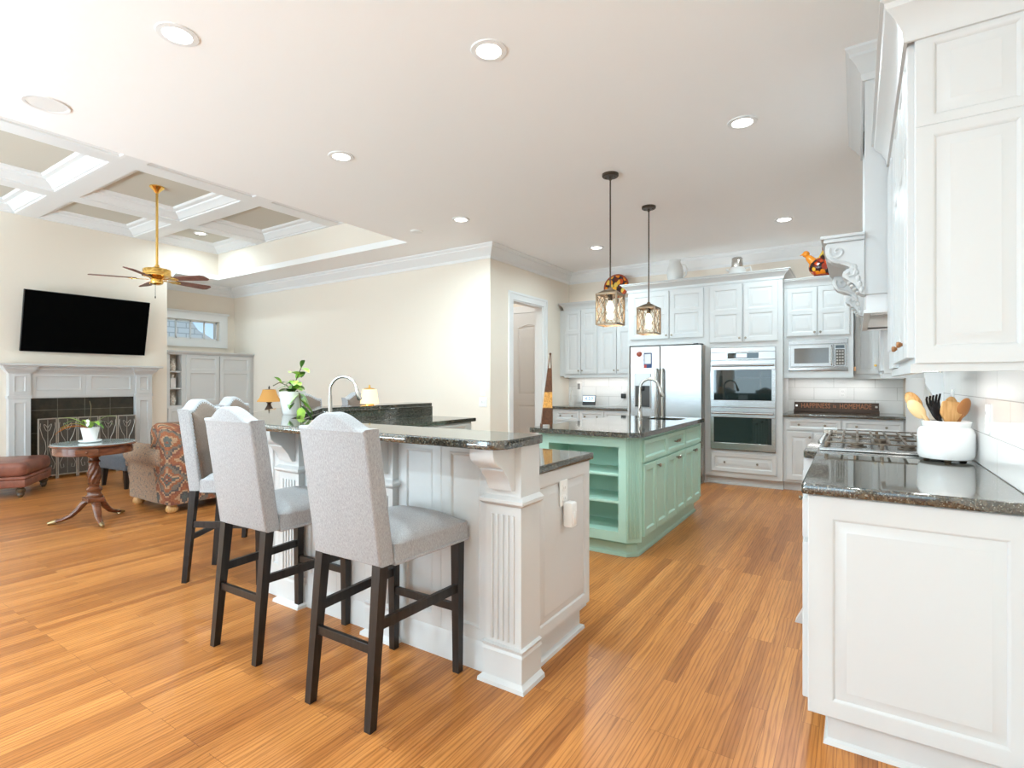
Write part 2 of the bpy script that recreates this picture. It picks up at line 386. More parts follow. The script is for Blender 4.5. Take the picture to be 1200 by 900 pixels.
        me = bpy.data.meshes.new(name); bm.to_mesh(me); bm.free()
        o = bpy.data.objects.new(name, me); C.objects.link(o); me.materials.append(m)
        if parent is not None: o.parent = parent
        if label: o['label'] = label
        if kind: o['kind'] = kind
        return o
INV = {}
def thing(name, label, cat, loc=(0, 0, 0), rz=0.0, group=None):
    o = bpy.data.objects.new(name, None); C.objects.link(o); o.empty_display_size = .1
    o.location = loc; o.rotation_euler = (0, 0, rz); o['label'] = label; o['category'] = cat
    if group: o['group'] = group
    INV[o.name] = (Matrix.Translation(loc) @ Matrix.Rotation(rz, 4, 'Z')).inverted(); return o
def frame(loc, rz=0.0): return Matrix.Translation(loc) @ Matrix.Rotation(rz, 4, 'Z')
def single(mb, name, m, label, cat, loc, group=None, rz=0, **k):
    """a thing that is one mesh, its origin at loc"""
    mb.bm.transform((Matrix.Translation(loc) @ Matrix.Rotation(rz, 4, 'Z')).inverted())
    o = mb.build(name, m, **k); o.location = loc; o.rotation_euler = (0, 0, rz); o['label'] = label; o['category'] = cat
    if group: o['group'] = group
    return o
def struct(mb, name, m, parent=None, ang=38):
    o = mb.build(name, m, None, ang)
    if parent is None: o['kind'] = 'structure'
    else: o.parent = parent
    return o
def dup(o, loc, rz, label, group=None):
    c = o.copy(); C.objects.link(c); c.location = loc; c.rotation_euler = (0, 0, rz); c['label'] = label
    if group: c['group'] = group
    def rec(src, dst):
        for ch in list(src.children):
            k = ch.copy(); C.objects.link(k); k.parent = dst; rec(ch, k)
    rec(o, c); return c
def arc(cx, cy, r, a0, a1, n): return [(cx+r*math.cos(R(a0+(a1-a0)*i/n)), cy+r*math.sin(R(a0+(a1-a0)*i/n))) for i in range(n+1)]
def roundpoly(pts, rad, n=5):
    """round the corners of a polygon"""
    out = []; m = len(pts)
    for i, p in enumerate(pts):
        r = rad[i] if isinstance(rad, (list, tuple)) else rad
        if r <= 0: out.append(p); continue
        P = Vector(p); A = (Vector(pts[i-1])-P).normalized(); B = (Vector(pts[(i+1) % m])-P).normalized()
        h = A.angle(B)/2; d = r/math.tan(h); c = P+(A+B).normalized()*(r/math.sin(h)); s = P+A*d-c; e = P+B*d-c
        a0 = math.atan2(s.y, s.x); da = math.atan2(e.y, e.x)-a0
        while da > PI: da -= 2*PI
        while da < -PI: da += 2*PI
        out += [(c.x+r*math.cos(a0+da*k/n), c.y+r*math.sin(a0+da*k/n)) for k in range(n+1)]
    return out
def knob(parent, M, x, z, m=None, r=.014, name='knob', y=0):
    mb = MB(M @ Matrix.Translation((x, y, z)) @ Matrix.Rotation(PI/2, 4, 'X'))
    mb.lathe([(.0055, 0), (.0055, .014), (r*.8, .018), (r, .024), (r*.8, .030), (0, .032)], seg=12)
    return mb.build(name, m or KNOB, parent)
def door(parent, M, x0, x1, z0, z1, knobs=(), split=None, name='door', m=None, fr=.055, th=.02, style='raised', km=None):
    mb = MB(M)
    if split:
        mb.panel(x0, x1, z0, split, -th, 0, (fr, fr, fr, fr*.55), style); mb.panel(x0, x1, split, z1, -th, 0, (fr, fr, fr*.55, fr), style)
    else: mb.panel(x0, x1, z0, z1, -th, 0, fr, style)
    o = mb.build(name, m or WHITE, parent)
    for kx, kz in knobs: knob(o, M, kx, kz, km, y=-th)
    return o
# crown profile: out, z (from the wall at the bottom up to the ceiling)
def crown(zt, w=.12, h=.17): return [(0, zt-h), (.012, zt-h), (.018, zt-h+.018), (.018, zt-h+.035), (w*.30, zt-h*.70), (w*.52, zt-h*.46), (w*.72, zt-h*.34), (w*.80, zt-h*.30), (w*.80, zt-h*.22), (w*.92, zt-h*.12), (w, zt-h*.08), (w, zt), (0, zt)]

# ================================================================== THE SETTING
ZC = 3.0; XE = .46; YB = 7.6; XW = -9.05; YN = 5.42; XH = -3.86; YS = -9.0; ZT = 3.56; ZB = 3.43
struct(MB().box(-9.9, .6, YS-.15, YB+.15, -.1, 0), 'floor', FLOOR)
struct(MB().box(XE, XE+.12, YS, YB+.12, 0, ZC), 'wall_east', CREAM)
struct(MB().box(XH-.12, XE, YB, YB+.12, 0, ZC), 'wall_back', CREAM)
struct(MB().box(-9.82, XH, YN, YN+.12, 0, ZC), 'wall_north', CREAM)
hw = MB(); hw.box(XH-.12, XH, YN+.12, 5.93, 0, ZC); hw.box(XH-.12, XH, 6.75, YB, 0, ZC); hw.box(XH-.12, XH, 5.93, 6.75, 2.38, ZC)
struct(hw, 'wall_pantry', CREAM)
pw = MB(); pw.box(-5.4, -5.3, YN+.12, 7.0, 0, ZC); pw.box(-5.3, XH-.12, 6.97, 7.07, 0, ZC)
struct(pw, 'wall_hallway', CREAM)
FY0, FY1, FZ = 2.56, 3.29, .76
ws = MB(); ws.box(-9.9, XW, YS, FY0, 0, ZT); ws.box(-9.9, XW, FY1, 3.99, 0, ZT); ws.box(-9.9, XW, FY0, FY1, FZ, ZT); ws.box(-9.9, -9.55, FY0, FY1, 0, FZ)
struct(ws, 'wall_west', CREAM)
fb = MB(); fb.box(-9.548, -9.53, FY0+.002, FY1-.002, 0.002, FZ-.002); fb.box(-9.53, XW, FY0+.002, FY0+.018, .002, FZ-.002); fb.box(-9.53, XW, FY1-.018, FY1-.002, .002, FZ-.002); fb.box(-9.53, XW, FY0+.018, FY1-.018, FZ-.018, FZ-.002)
struct(fb, 'wall_firebox', DARK)
ww = MB(); wy0, wy1, wz0, wz1 = 4.20, 5.14, 2.02, 2.36
ww.box(-9.9, -9.7, 3.99, wy0, 0, ZC); ww.box(-9.9, -9.7, wy1, YN, 0, ZC); ww.box(-9.9, -9.7, wy0, wy1, 0, wz0); ww.box(-9.9, -9.7, wy0, wy1, wz1, ZC)
struct(ww, 'wall_alcove', CREAM)
sw = MB(); xs = [-9.9, -8.7, -7.0, -6.6, -4.8, -4.2, -2.2, -1.6, .2, .58]
for i in range(0, 10, 2): sw.box(xs[i], xs[i+1], YS-.12, YS, 0, ZC)
sw.box(-8.7, .2, YS-.12, YS, 2.68, ZC); sw.box(-8.7, .2, YS-.12, YS, 0, .2)
struct(sw, 'wall_south', CREAM)
for i, (x0, x1) in enumerate(((-1.6, .2), (-4.2, -2.2), (-6.6, -4.8), (-8.7, -7.0))):
    m = MB()
    for a, b in ((x0, x0+.06), (x1-.06, x1), ((x0+x1)/2-.02, (x0+x1)/2+.02)): m.box(a, b, YS-.10, YS-.06, .2, 2.68)
    for z in (.2, 1.42, 2.62): m.box(x0, x1, YS-.10, YS-.06, z, z+.06)
    struct(m, 'window_%d' % (i+2), TRIMW)
# ceilings: the flat ceiling with the raised coffered tray over the living room
c = MB(); c.box(-4.66, XE+.12, YS-.12, YB+.12, ZC, ZC+.08); c.box(-9.9, -4.66, 4.78, 7.2, ZC, ZC+.08); c.box(-9.9, -4.66, YS-.12, -1.5, ZC, ZC+.08); c.box(-9.9, XW, 3.99, 4.78, ZC, ZC+.08)
struct(c, 'ceiling', CEIL)
t = MB(); t.box(XW, -4.66, 4.78, 4.86, ZC+.08, ZT); t.box(XW-.08, XW, 3.99, 4.78, ZC+.08, ZT); t.box(-4.66, -4.58, -1.5, 4.78, ZC+.08, ZT); t.box(XW, -4.66, -1.58, -1.5, ZC+.08, ZT)
struct(t, 'wall_tray', CREAM)
struct(MB().box(XW-.1, -4.56, -1.6, 4.9, ZT, ZT+.06), 'ceiling.001', TAUPE)
# the coffer beams with stepped mouldings in each coffer
cx = [XW-.09, -7.75, -6.04, -4.57]; cy = [-1.59, -.35, .98, 2.31, 3.64, 4.87]; bw = .09
beams = MB()
for x in cx[1:3]: beams.box(x-bw, x+bw, -1.5, 4.78, ZB, ZT)
for y in cy[1:5]:
    for a, b in zip(cx, cx[1:]): beams.box(max(a+bw, XW), min(b-bw, -4.66), y-bw, y+bw, ZB, ZT)
for a, b in zip(cx, cx[1:]):
    for d, e in zip(cy, cy[1:]):
        x0, x1, y0, y1 = a+bw, b-bw, d+bw, e-bw
        pr = [(0, ZB), (.025, ZB+.004), (.03, ZB+.02), (.045, ZB+.024), (.085, ZB+.06), (.12, ZB+.078), (.125, ZB+.095), (.165, ZB+.105), (.18, ZB+.118), (.185, ZT)]
        beams.sweep([(x0, y0), (x0, y1), (x1, y1), (x1, y0)], pr, True)
struct(beams, 'trim_1', TRIMW, ang=25)
# crown mouldings
cr = MB()
cr.sweep([(XW, 3.99), (-9.7, 3.99), (-9.7, YN), (XH, YN), (XH, YB), (XE, YB), (XE, 4.5)], crown(ZC), False)
struct(cr, 'trim_2', TRIMW, ang=25)
bb = MB(); BP = [(0, 0), (.016, 0), (.016, .11), (.012, .125), (.006, .14), (0, .14)]
bb.sweep([(-9.05, YN), (XH, YN), (XH, 5.82)], BP); bb.sweep([(XW, -8.9), (XW, 2.1)], BP); bb.sweep([(XW, 3.80), (XW, 3.985)], BP)
struct(bb, 'baseboard_living', TRIMW)
# doorway casing in the pantry wall, and the panelled door beyond it
dc = MB()
PF = [(0, 0), (.10, 0), (.10, .02), (.085, .022), (.075, .016), (.02, .014), (.012, .009), (0, .009)]
def casing(mb, x, y0, y1, z1, wd=.105, th=.022):
    mb.box(x, x+th*.7, y0-wd+.03, y0, 0, z1); mb.box(x, x+th*.7, y1, y1+wd-.03, 0, z1)
    mb.box(x, x+th, y0-wd, y0-wd+.03, 0, z1+wd); mb.box(x, x+th, y1+wd-.03, y1+wd, 0, z1+wd)
    mb.box(x, x+th*.7, y0-wd+.03, y1+wd-.03, z1, z1+wd-.03); mb.box(x, x+th, y0-wd+.03, y1+wd-.03, z1+wd-.03, z1+wd)
    mb.box(x-.125, x, y0-.002, y0+.018, 0, z1); mb.box(x-.125, x, y1-.018, y1+.002, 0, z1); mb.box(x-.125, x, y0+.018, y1-.018, z1-.018, z1)
casing(dc, XH, 5.93, 6.75, 2.38)
struct(dc, 'trim_3', TRIMW)
dr = MB(frame((-4.50, 6.94, 0)))
dr.panel(0, .62, .01, .98, -.035, 0, (.11, .11, .2, .06)); dr.panel(0, .62, .98, 2.33, -.035, 0, (.11, .11, .10, .20))
dr.tube([(.11+.4*i/12, -.036, 2.11+.05*math.sin(PI*i/12)**2) for i in range(13)], .008, 6)
D1 = struct(dr, 'door_1', TRIMW)
cs = MB(frame((-4.50, 6.94, 0)))
cs.box(-.10, -.005, -.02, .03, 0, 2.34); cs.box(-.10, .62, -.02, .03, 2.34, 2.44)
struct(cs, 'door_casing', TRIMW, D1)
for z in (.35, 1.14, 1.92):
    h = MB(frame((-4.50, 6.94, 0))); h.lathe([(.009, 0), (.009, .1)], (-.004, -.04, z), 10); h.box(-.004, .02, -.037, -.034, z, z+.1)
    struct(h, 'hinge', KNOB, D1)
# the high window in the alcove
wn = MB()
for a in (0, 1):
    wn.box(-9.7, -9.67, (wy0-.14, wy1)[a], (wy0, wy1+.14)[a], wz0-.13, wz1+.13)
    wn.box(-9.7, -9.67, wy0, wy1, (wz0-.13, wz1)[a], (wz0, wz1+.13)[a])
wn.sweep([(-9.67, wy0-.16), (-9.67, wy1+.16)], [(0, wz1+.12), (.02, wz1+.12), (.03, wz1+.15), (0, wz1+.15)])
for yy in (wy0, wy0+(wy1-wy0)/4, wy0+(wy1-wy0)/2, wy0+(wy1-wy0)*.75, wy1-.025): wn.box(-9.79, -9.76, yy, yy+.022, wz0, wz1)
wn.box(-9.79, -9.76, wy0, wy1, wz0, wz0+.03); wn.box(-9.79, -9.76, wy0, wy1, wz1-.03, wz1)
W1 = struct(wn, 'window_1', TRIMW)
struct(MB().box(-9.78, -9.775, wy0, wy1, wz0, wz1), 'pane', GLASS, W1)
# neighbour's roof seen through it
nh = thing('neighbouring_house', 'pale shingled roof of a house seen outside through the high window', 'house', (-16, 4, 0))
m = MB(); m.box(-19, -14.6, 2.4, 8.0, 0, 1.95); m.build('wall', CREAM, nh)
m = MB(); m.prism([(2, 1.9), (8.3, 1.9), (7.7, 2.30), (7.1, 2.62), (6.6, 3.3), (2, 3.3)], -15.2, -14.4, axis='x'); m.build('roof', SHINGLE, nh)

# wall tile
struct(MB().box(XE-.012, XE, 2.14, 4.30, .914, 1.34), 'wall_backsplash_east', TILE)
struct(MB().box(XE-.012, XE, 3.47, 4.30, 1.34, 1.60), 'wall_backsplash_range', TILE)
struct(MB().box(-.73, XE-.012, YB-.012, YB, .90, 1.36), 'wall_backsplash_back', TILE)
struct(MB().box(XH, -2.63, YB-.012, YB, .91, 1.37), 'wall_backsplash_nook', TILE)

# recessed downlights (each lamp carries its own light)
def downlight(loc, label, group='recessed ceiling lights', power=25):
    t = thing('recessed_light', label, 'ceiling light', loc, 0, group)
    x, y, z = loc
    m = MB(); m.lathe([(.062, -.002), (.066, -.008), (.092, -.006), (.095, -.001), (.095, 0), (.062, 0)], loc, 28); m.build('trim_ring', TRIMW, t)
    m = MB(); m.lathe([(0, -.001), (.063, -.001), (.063, -.004), (0, -.006)], loc, 28); m.build('lamp', CANEMIT, t)
    a = area('downlight', (x, y, z-.012), (0, 0, 0), .12, .12, power, (.74, .93, 1.0), 'DISK', 160)
    return t
CANS = [((-2.83, 1.295), 'large lit recessed ceiling light at top left of the kitchen ceiling, nearest the speaker'),
        ((-1.607, 2.244), 'lit recessed ceiling light over the bar end, left of the pendants and nearest the camera'),
        ((-.638, 3.783), 'lit recessed ceiling light right of both pendants, nearer the white hood'),
        ((-3.305, 2.678), 'lit recessed ceiling light above the middle stool, between the fan and the first pendant'),
        ((-3.522, 4.41), 'lit recessed ceiling light beside the small ceiling vent'),
        ((-.646, 6.28), 'lit recessed ceiling light above the oven and microwave cabinets'),
        ((-2.80, 6.28), 'small lit recessed ceiling light behind the first pendant, near the doorway')]
for (x, y), lb in CANS: downlight((x, y, ZC), lb, power=14 if y > 6 else (17 if x > -2 else 27))
downlight((-8.45, 4.2, ZT), 'small lit recessed light in a coffer of the living room ceiling', power=9)
for x, y in ((-.7, -1.0), (-2.8, -1.0)): area('downlight', (x, y, ZC-.012), (0, 0, 0), .12, .12, 26, (.74, .93, 1.0), 'DISK', 160)
area('hallway_fill', (-4.6, 6.3, ZC-.02), (0, 0, 0), .3, .3, 6, (.92, .98, 1.0))  # added fill that brightens the dark hallway, no fixture modelled
sp = thing('ceiling_speaker', 'round flush white speaker in the ceiling at the upper left', 'speaker', (-4.22, 1.175, ZC))
MB().lathe([(.098, -.006), (.115, -.008), (.12, 0), (.098, 0)], (-4.22, 1.175, ZC), 32).build('rim', TRIMW, sp)
MB().lathe([(0, -.004), (.098, -.004), (.098, 0), (0, 0)], (-4.22, 1.175, ZC), 32).build('grille', PLASTW, sp)
sv = thing('smoke_detector', 'small round white disc on the ceiling near the tray corner', 'detector', (-4.22, 4.48, ZC))
MB().lathe([(0, -.014), (.05, -.014), (.07, -.008), (.075, 0), (0, 0)], (-4.22, 4.48, ZC), 28).build('body', PLASTW, sv)

# ================================================================== KITCHEN, BACK WALL
def cab_crown(zt, h=.10, w=.07): return [(0, zt-h), (.010, zt-h), (.014, zt-h*.75), (w*.45, zt-h*.45), (w*.8, zt-h*.25), (w*.85, zt-h*.12), (w, zt-h*.08), (w, zt), (0, zt)]
def slab_top(mb, pts, z0, z1, b=.006): return mb.prism(pts, z0, z1, b)
# --- the tall oven cabinet and the cabinet over the refrigerator
oc = thing('oven_cabinet', 'tall white cabinet around the double wall oven, doors above and one drawer below', 'cabinet', (-1.60, 6.95, 0), 0, 'tall white back wall cabinets')
M = frame((-1.60, 6.95, 0))
m = MB(M); m.box(0, .063, 0, .64, .10, 2.50); m.box(.797, .87, 0, .64, .10, 2.50); m.box(.063, .797, 0, .64, 1.70, 2.50); m.box(.063, .797, 0, .64, .10, .43); m.box(.063, .797, .60, .64, .43, 1.70)
m.build('body', WHITE, oc)
m = MB(M); m.box(0, .87, .06, .12, 0, .10); m.sweep([(0, .06), (.87, .06)], [(0, .0), (.015, 0), (.012, .015), (0, .02)]); m.build('toe_kick', WHITE, oc)
door(oc, M, .05, .425, 1.765, 2.47, [(.40, 1.81)], 2.14); door(oc, M, .445, .82, 1.765, 2.47, [(.47, 1.81)], 2.14)
o = MB(M).panel(.065, .805, .165, .40, -.02, 0, .045, 'raised').build('drawer', WHITE, oc)
for kx in (.23, .60): knob(o, M, kx, .285, y=-.02)
m = MB(); m.sweep([(-1.60, 6.95), (-.73, 6.95), (-.73, 7.6)], cab_crown(2.60, .11, .085)); m.build('crown_moulding', WHITE, oc, 25)
MB().box(-1.60, -.735, 6.90, 7.28, 2.585, 2.5995).build('top_board', WHITE, oc)
fc = thing('refrigerator_cabinet', 'white two door cabinet with stacked panels above the steel refrigerator', 'cabinet', (-2.63, 6.95, 1.78), 0, 'tall white back wall cabinets')
M = frame((-2.63, 6.95, 0))
m = MB(M); m.box(0, 1.03, 0, .64, 1.765, 2.50); m.box(0, .025, -.02, .64, 0, 1.765); m.box(1.0, 1.03, 0, .64, 0, 1.765); m.build('body', WHITE, fc)
door(fc, M, .04, .565, 1.845, 2.47, [(.535, 1.885)], 2.20); door(fc, M, .575, 1.0, 1.845, 2.47, [(.605, 1.885)], 2.20)
m = MB(); m.sweep([(-2.63, 7.6), (-2.63, 6.95), (-1.60, 6.95)], cab_crown(2.60, .11, .085)); m.build('crown_moulding', WHITE, fc, 25)
MB().box(-2.625, -1.60, 6.90, 7.28, 2.585, 2.5995).build('top_board', WHITE, fc)
# --- double wall oven
ov = thing('double_wall_oven', 'stainless steel double wall oven with two dark glass doors', 'oven', (-1.17, 6.95, .434))
M = frame((-1.537, 6.95, 0)); W_ = .734
MB(M).box(0, W_, .0, .55, .436, 1.695).build('housing', STEEL, ov)
m = MB(M); m.box(0, W_, -.03, .0, 1.545, 1.64, .004); m.box(0, W_, -.022, 0, 1.64, 1.695, .003); cp = m.build('control_panel', STEEL, ov)
m = MB(M); m.box(.20, .55, -.033, -.03, 1.56, 1.628); m.build('touch_panel', BLACKGL, cp)
m = MB(M); m.box(.30, .42, -.035, -.033, 1.572, 1.618); m.build('display', DISPLAY, cp)
for z0, z1 in ((.965, 1.535), (.442, .955)):
    m = MB(M); g0, g1 = z0+.085, z1-.115
    m.box(0, W_, -.04, .0, g1, z1, .004); m.box(0, W_, -.04, 0, z0, g0, .004); m.box(0, .04, -.04, 0, g0, g1); m.box(W_-.04, W_, -.04, 0, g0, g1)
    d = m.build('oven_door', STEEL, ov)
    MB(M).box(.04, W_-.04, -.036, -.005, g0, g1).build('glass_window', BLACKGL, d)
    m = MB(M); hz = z1-.06; m.tube([(.02, -.075, hz), (W_-.02, -.075, hz)], .013, 12)
    for hx in (.05, W_-.05): m.tube([(hx, -.04, hz), (hx, -.075, hz)], .009, 8)
    m.build('handle', STEEL, d)
# --- refrigerator
fr = thing('refrigerator', 'stainless steel side by side refrigerator with water dispenser in the left door', 'refrigerator', (-2.06, 6.75, 0))
M = frame((-2.525, 6.75, 0)); 
m = MB(M); m.box(.01, .915, .07, .78, .03, 1.735); m.box(.03, .9, .09, .7, 0, .03); m.build('body', mat('grey_fridge_side', (.33, .31, .28), .4, .5), fr)
m = MB(M); m.box(.0, .398, .0, .065, .10, 1.74, .008); ld = m.build('door', STEEL, fr)
m = MB(M); m.box(.404, .92, .0, .065, .10, 1.74, .008); rd = m.build('door', STEEL, fr)
m = MB(M); m.box(.02, .90, .03, .09, .02, .095); m.build('base_grille', DARK, fr)
for hx, dd in ((.362, ld), (.440, rd)):
    m = MB(M); m.tube([(hx, 0, 1.44), (hx, -.045, 1.43), (hx, -.055, 1.36), (hx, -.055, .62), (hx, -.045, .55), (hx, 0, .54)], .016, 10); m.build('handle', NICKEL, dd)
m = MB(M); m.box(.06, .285, -.012, .0, .93, 1.385, .004); dp = m.build('dispenser', mat('dispenser_grey', (.42, .41, .40), .3, .6), ld)
m = MB(M); m.box(.075, .27, -.014, -.011, .96, 1.225); m.build('recess_shade', mat('dispenser_shadow', (.05, .045, .04), .3), dp)  # flat dark plate, the shade of the dispenser hollow put into its colour
m = MB(M); m.box(.13, .20, -.03, -.012, 1.16, 1.225, .006); m.box(.075, .27, -.03, -.012, .95, .965); m.build('nozzle', BLACK, dp)
MB(M).box(.82, .88, .0-.006, .001, 1.742, 1.755).build('hinge_cap', BLACK, fr)
# magnet and card on the refrigerator door
m = MB(); m.lathe([(0, 0), (.035, 0), (.035, .012), (.02, .018), (0, .018)], (0, 0, 0), 16); m.ball((.02, .015, .008), .014, 8, 6); m.ball((-.02, .015, .008), .014, 8, 6)
m.bm.transform(Matrix.Translation((-2.40, 6.75, 1.64)) @ Matrix.Rotation(PI/2, 4, 'X'))
single(m, 'fridge_magnet', REDB, 'small brown round magnet on the left refrigerator door, left of the card', 'magnet', (-2.40, 6.75, 1.64))
fcd = thing('note_card', 'white card with a dark blue foot stuck on the left refrigerator door', 'card', (-2.28, 6.75, 1.5))
MB().box(-2.335, -2.235, 6.746, 6.75, 1.51, 1.685).build('card', CARD, fcd)
MB().box(-2.335, -2.235, 6.744, 6.75, 1.455, 1.51).build('printed_foot', NAVY, fcd)
m = MB(); m.box(-2.338, -2.232, 6.743, 6.746, 1.64, 1.652); m.box(-2.338, -2.328, 6.743, 6.746, 1.455, 1.652); m.box(-2.242, -2.232, 6.743, 6.746, 1.455, 1.652); m.build('clip', NAVY, fcd)
MB().box(-2.335, -2.30, 6.742, 6.744, 1.455, 1.50).build('red_mark', REDP, fcd)

# --- left nook: two wall cabinets, base cabinet, worktop
def wall_cab(x0, x1, y, z0, z1, label, knobs_mid=True, split=None, crown_path=None, group=None, fr=.05, name='wall_cabinet', yb=7.6):
    t = thing(name, label, 'cabinet', ((x0+x1)/2, y, z0), 0, group)
    M = frame((x0, y, 0)); w = x1-x0
    MB(M).box(0, w, 0, yb-y, z0, z1).build('body', WHITE, t)
    h = w/2; d0, d1 = z0+.03, z1-.02
    door(t, M, .02, h-.004, d0, d1, [(h-.03, d0+.05)], split, fr=fr); door(t, M, h+.004, w-.02, d0, d1, [(h+.03, d0+.05)], split, fr=fr)
    m = MB(M); m.box(0, w, -.012, .02, z0-.025, z0); m.build('light_rail', WHITE, t)
    if crown_path: MB().box(x0, x1, y-.05, y+.20, z1+.085, z1+.0995).build('top_board', WHITE, t); m = MB(); m.sweep(crown_path, cab_crown(z1+.10, .10, .07)); m.build('crown_moulding', WHITE, t, 25)
    return t
G = 'white wall cabinets of the nook left of the refrigerator'
NK = wall_cab(-3.775, -3.205, 7.27, 1.365, 2.38, 'white two door wall cabinet in the nook, nearest the doorway', split=2.03, crown_path=[(-3.775, 7.6), (-3.775, 7.27), (-3.205, 7.27)], group=G)
wall_cab(-3.205, -2.635, 7.27, 1.365, 2.38, 'white two door wall cabinet in the nook, next to the refrigerator', split=2.03, crown_path=[(-3.205, 7.27), (-2.635, 7.27)], group=G)
area('cabinet_top_fill', (-1.7, 7.42, 2.52), (PI, 0, 0), 1.7, .15, .9, (1, .97, .93)); area('cabinet_top_fill', (-.36, 7.4, 2.42), (PI, 0, 0), .55, .15, .4, (1, .97, .93)); area('cabinet_top_fill', (-3.2, 7.47, 2.42), (PI, 0, 0), 1.0, .1, .5, (1, .97, .93))  # added hidden uplights, fill for the wall and ceiling above the cabinets
area('under_cabinet_light', (-3.2, 7.45, 1.35), (0, 0, 0), 1.0, .05, 1.6, (1, .98, .95))
nb = thing('base_cabinet', 'white base cabinet of the nook with a row of drawers under its worktop', 'cabinet', (-3.23, 7.0, 0), 0, 'white base cabinets on the back wall')
M = frame((-3.84, 7.02, 0)); m = MB(M); m.box(0, 1.21, 0, .58, .10, .875); m.box(0, 1.21, .06, .5, 0, .10); m.build('body', WHITE, nb)
for a, b in ((.05, .44), (.45, .83), (.84, 1.18)):
    o = MB(M).panel(a, b, .70, .85, -.02, 0, .035, 'flat').build('drawer', WHITE, nb)
    for kx in ((a*.75+b*.25, a*.25+b*.75) if a < .8 else ((a+b)/2,)): knob(o, M, kx, .775, y=-.02)
    door(nb, M, a, b, .13, .68, [(b-.03, .62)])
single(slab_top(MB(), [(-3.855, 6.98), (-2.632, 6.98), (-2.632, 7.588), (-3.855, 7.588)], .876, .912), 'granite_worktop', GRANITE, 'narrow dark granite worktop of the nook left of the refrigerator', 'worktop', (-3.24, 7.28, .876), 'granite worktops')
# things on the nook worktop
t = thing('smart_display', 'small black tabletop clock display lit blue-white on the nook worktop', 'clock', (-3.38, 7.30, .912))
Md = frame((-3.38, 7.30, .912), R(8)) @ Matrix.Rotation(R(-12), 4, 'X')
m = MB(Md); m.box(-.10, .10, -.012, .012, .012, .165, .006); m.box(-.09, .09, -.01, .05, 0.0, .03, .006); m.build('body', BLACK, t)
MB(Md).box(-.092, .092, -.0145, -.011, .065, .155).build('screen', DISPLAY, t)
def text(s, size, M, name, m_, parent=None, ext=.001, align='CENTER'):
    cu = bpy.data.curves.new(name, 'FONT'); cu.body = s; cu.size = size; cu.extrude = ext; cu.align_x = align; cu.align_y = 'CENTER'; cu.resolution_u = 2
    tmp = bpy.data.objects.new('tmp_text', cu); me = bpy.data.meshes.new_from_object(tmp); bpy.data.objects.remove(tmp)
    bm = bmesh.new(); bm.from_mesh(me); bpy.data.meshes.remove(me); bm.transform(M)
    mb = MB(); mb.bm.free(); mb.bm = bm; return mb.build(name, m_, parent)
text('4:59', .075, Md @ Matrix.Translation((0, -.0155, .11)) @ Matrix.Rotation(PI/2, 4, 'X'), 'time_digits', NAVY, t)
MB(Md).box(-.11, .11, -.02, .055, .0005, .008).build('stand', PLASTW, t)
m = MB(); m.lathe([(.036, 0), (.036, .02), (.028, .10), (.016, .17), (.006, .235), (0, .24)], (-3.72, 7.40, .912), 16)
single(m, 'salt_obelisk', mat('pale_grey_ceramic', (.55, .52, .48), .4), 'slim pointed grey ceramic vase in the corner of the nook worktop', 'vase', (-3.72, 7.40, .912))
t = thing('wall_phone', 'white wall telephone with a grey keypad, in the corner of the nook', 'telephone', (-3.66, 7.588, 1.08))
MB().box(-3.71, -3.625, 7.555, 7.588, .95, 1.28, .008).build('body', PLASTW, t)
MB().box(-3.69, -3.645, 7.551, 7.556, 1.16, 1.25).build('keypad', mat('grey_keys', (.25, .25, .25), .5), t)
def plate(loc, rz, label, cat, w=.075, h=.12, kind='outlet', group=None, name='wall_outlet'):
    t = thing(name, label, cat, loc, rz, group); M = frame(loc, rz)
    MB(M).box(-w/2, w/2, -.006, 0, -h/2, h/2, .002).build('plate', PLASTW, t)
    gm = mat('plate_slot', (.45, .45, .44), .5)
    n = max(1, round(w/.06)) if kind == 'switch' else 1
    for i in range(n):
        cxx = (i-(n-1)/2)*.046
        if kind == 'switch': MB(M).box(cxx-.008, cxx+.008, -.013, -.005, -.014, .014, .002).build('toggle', PLASTW, t)
        else:
            for zz in (-.025, .025):
                s_ = MB(M).box(-.017, .017, -.009, -.005, zz-.016, zz+.016, .003).build('socket', PLASTW, t)
                for q in (-.007, .007): MB(M).box(q-.0015, q+.0015, -.0095, -.009, zz-.006, zz+.006).build('slot', gm, s_)
    return t
plate((-2.93, 7.588, 1.10), 0, 'white wall outlet over the nook worktop with a dark plug in it', 'outlet')
t = thing('power_plug', 'dark plug with a thin white cord in the nook outlet', 'plug', (-2.93, 7.57, 1.075))
MB().box(-2.965, -2.895, 7.53, 7.577, 1.03, 1.10, .01).build('plug_body', BLACK, t)
m = MB(); m.tube([(-2.93, 7.55, 1.03), (-2.95, 7.50, .97), (-3.02, 7.46, .925), (-3.15, 7.42, .92), (-3.24, 7.40, .918), (-3.30, 7.36, .918)], .004, 6); m.build('cord', PLASTW, t)

# --- right of the oven: microwave cabinet, corner cabinet, base cabinets, worktop
MB().box(-3.858, -3.776, 7.285, 7.588, 1.365, 2.38).build('filler', WHITE, NK)
mc = wall_cab(-.728, -.033, 7.05, 1.345, 2.385, 'white wall cabinet with the built-in microwave below its two doors', split=None, crown_path=[(-.728, 7.05), (-.033, 7.05), (-.033, 7.6)], name='microwave_cabinet')
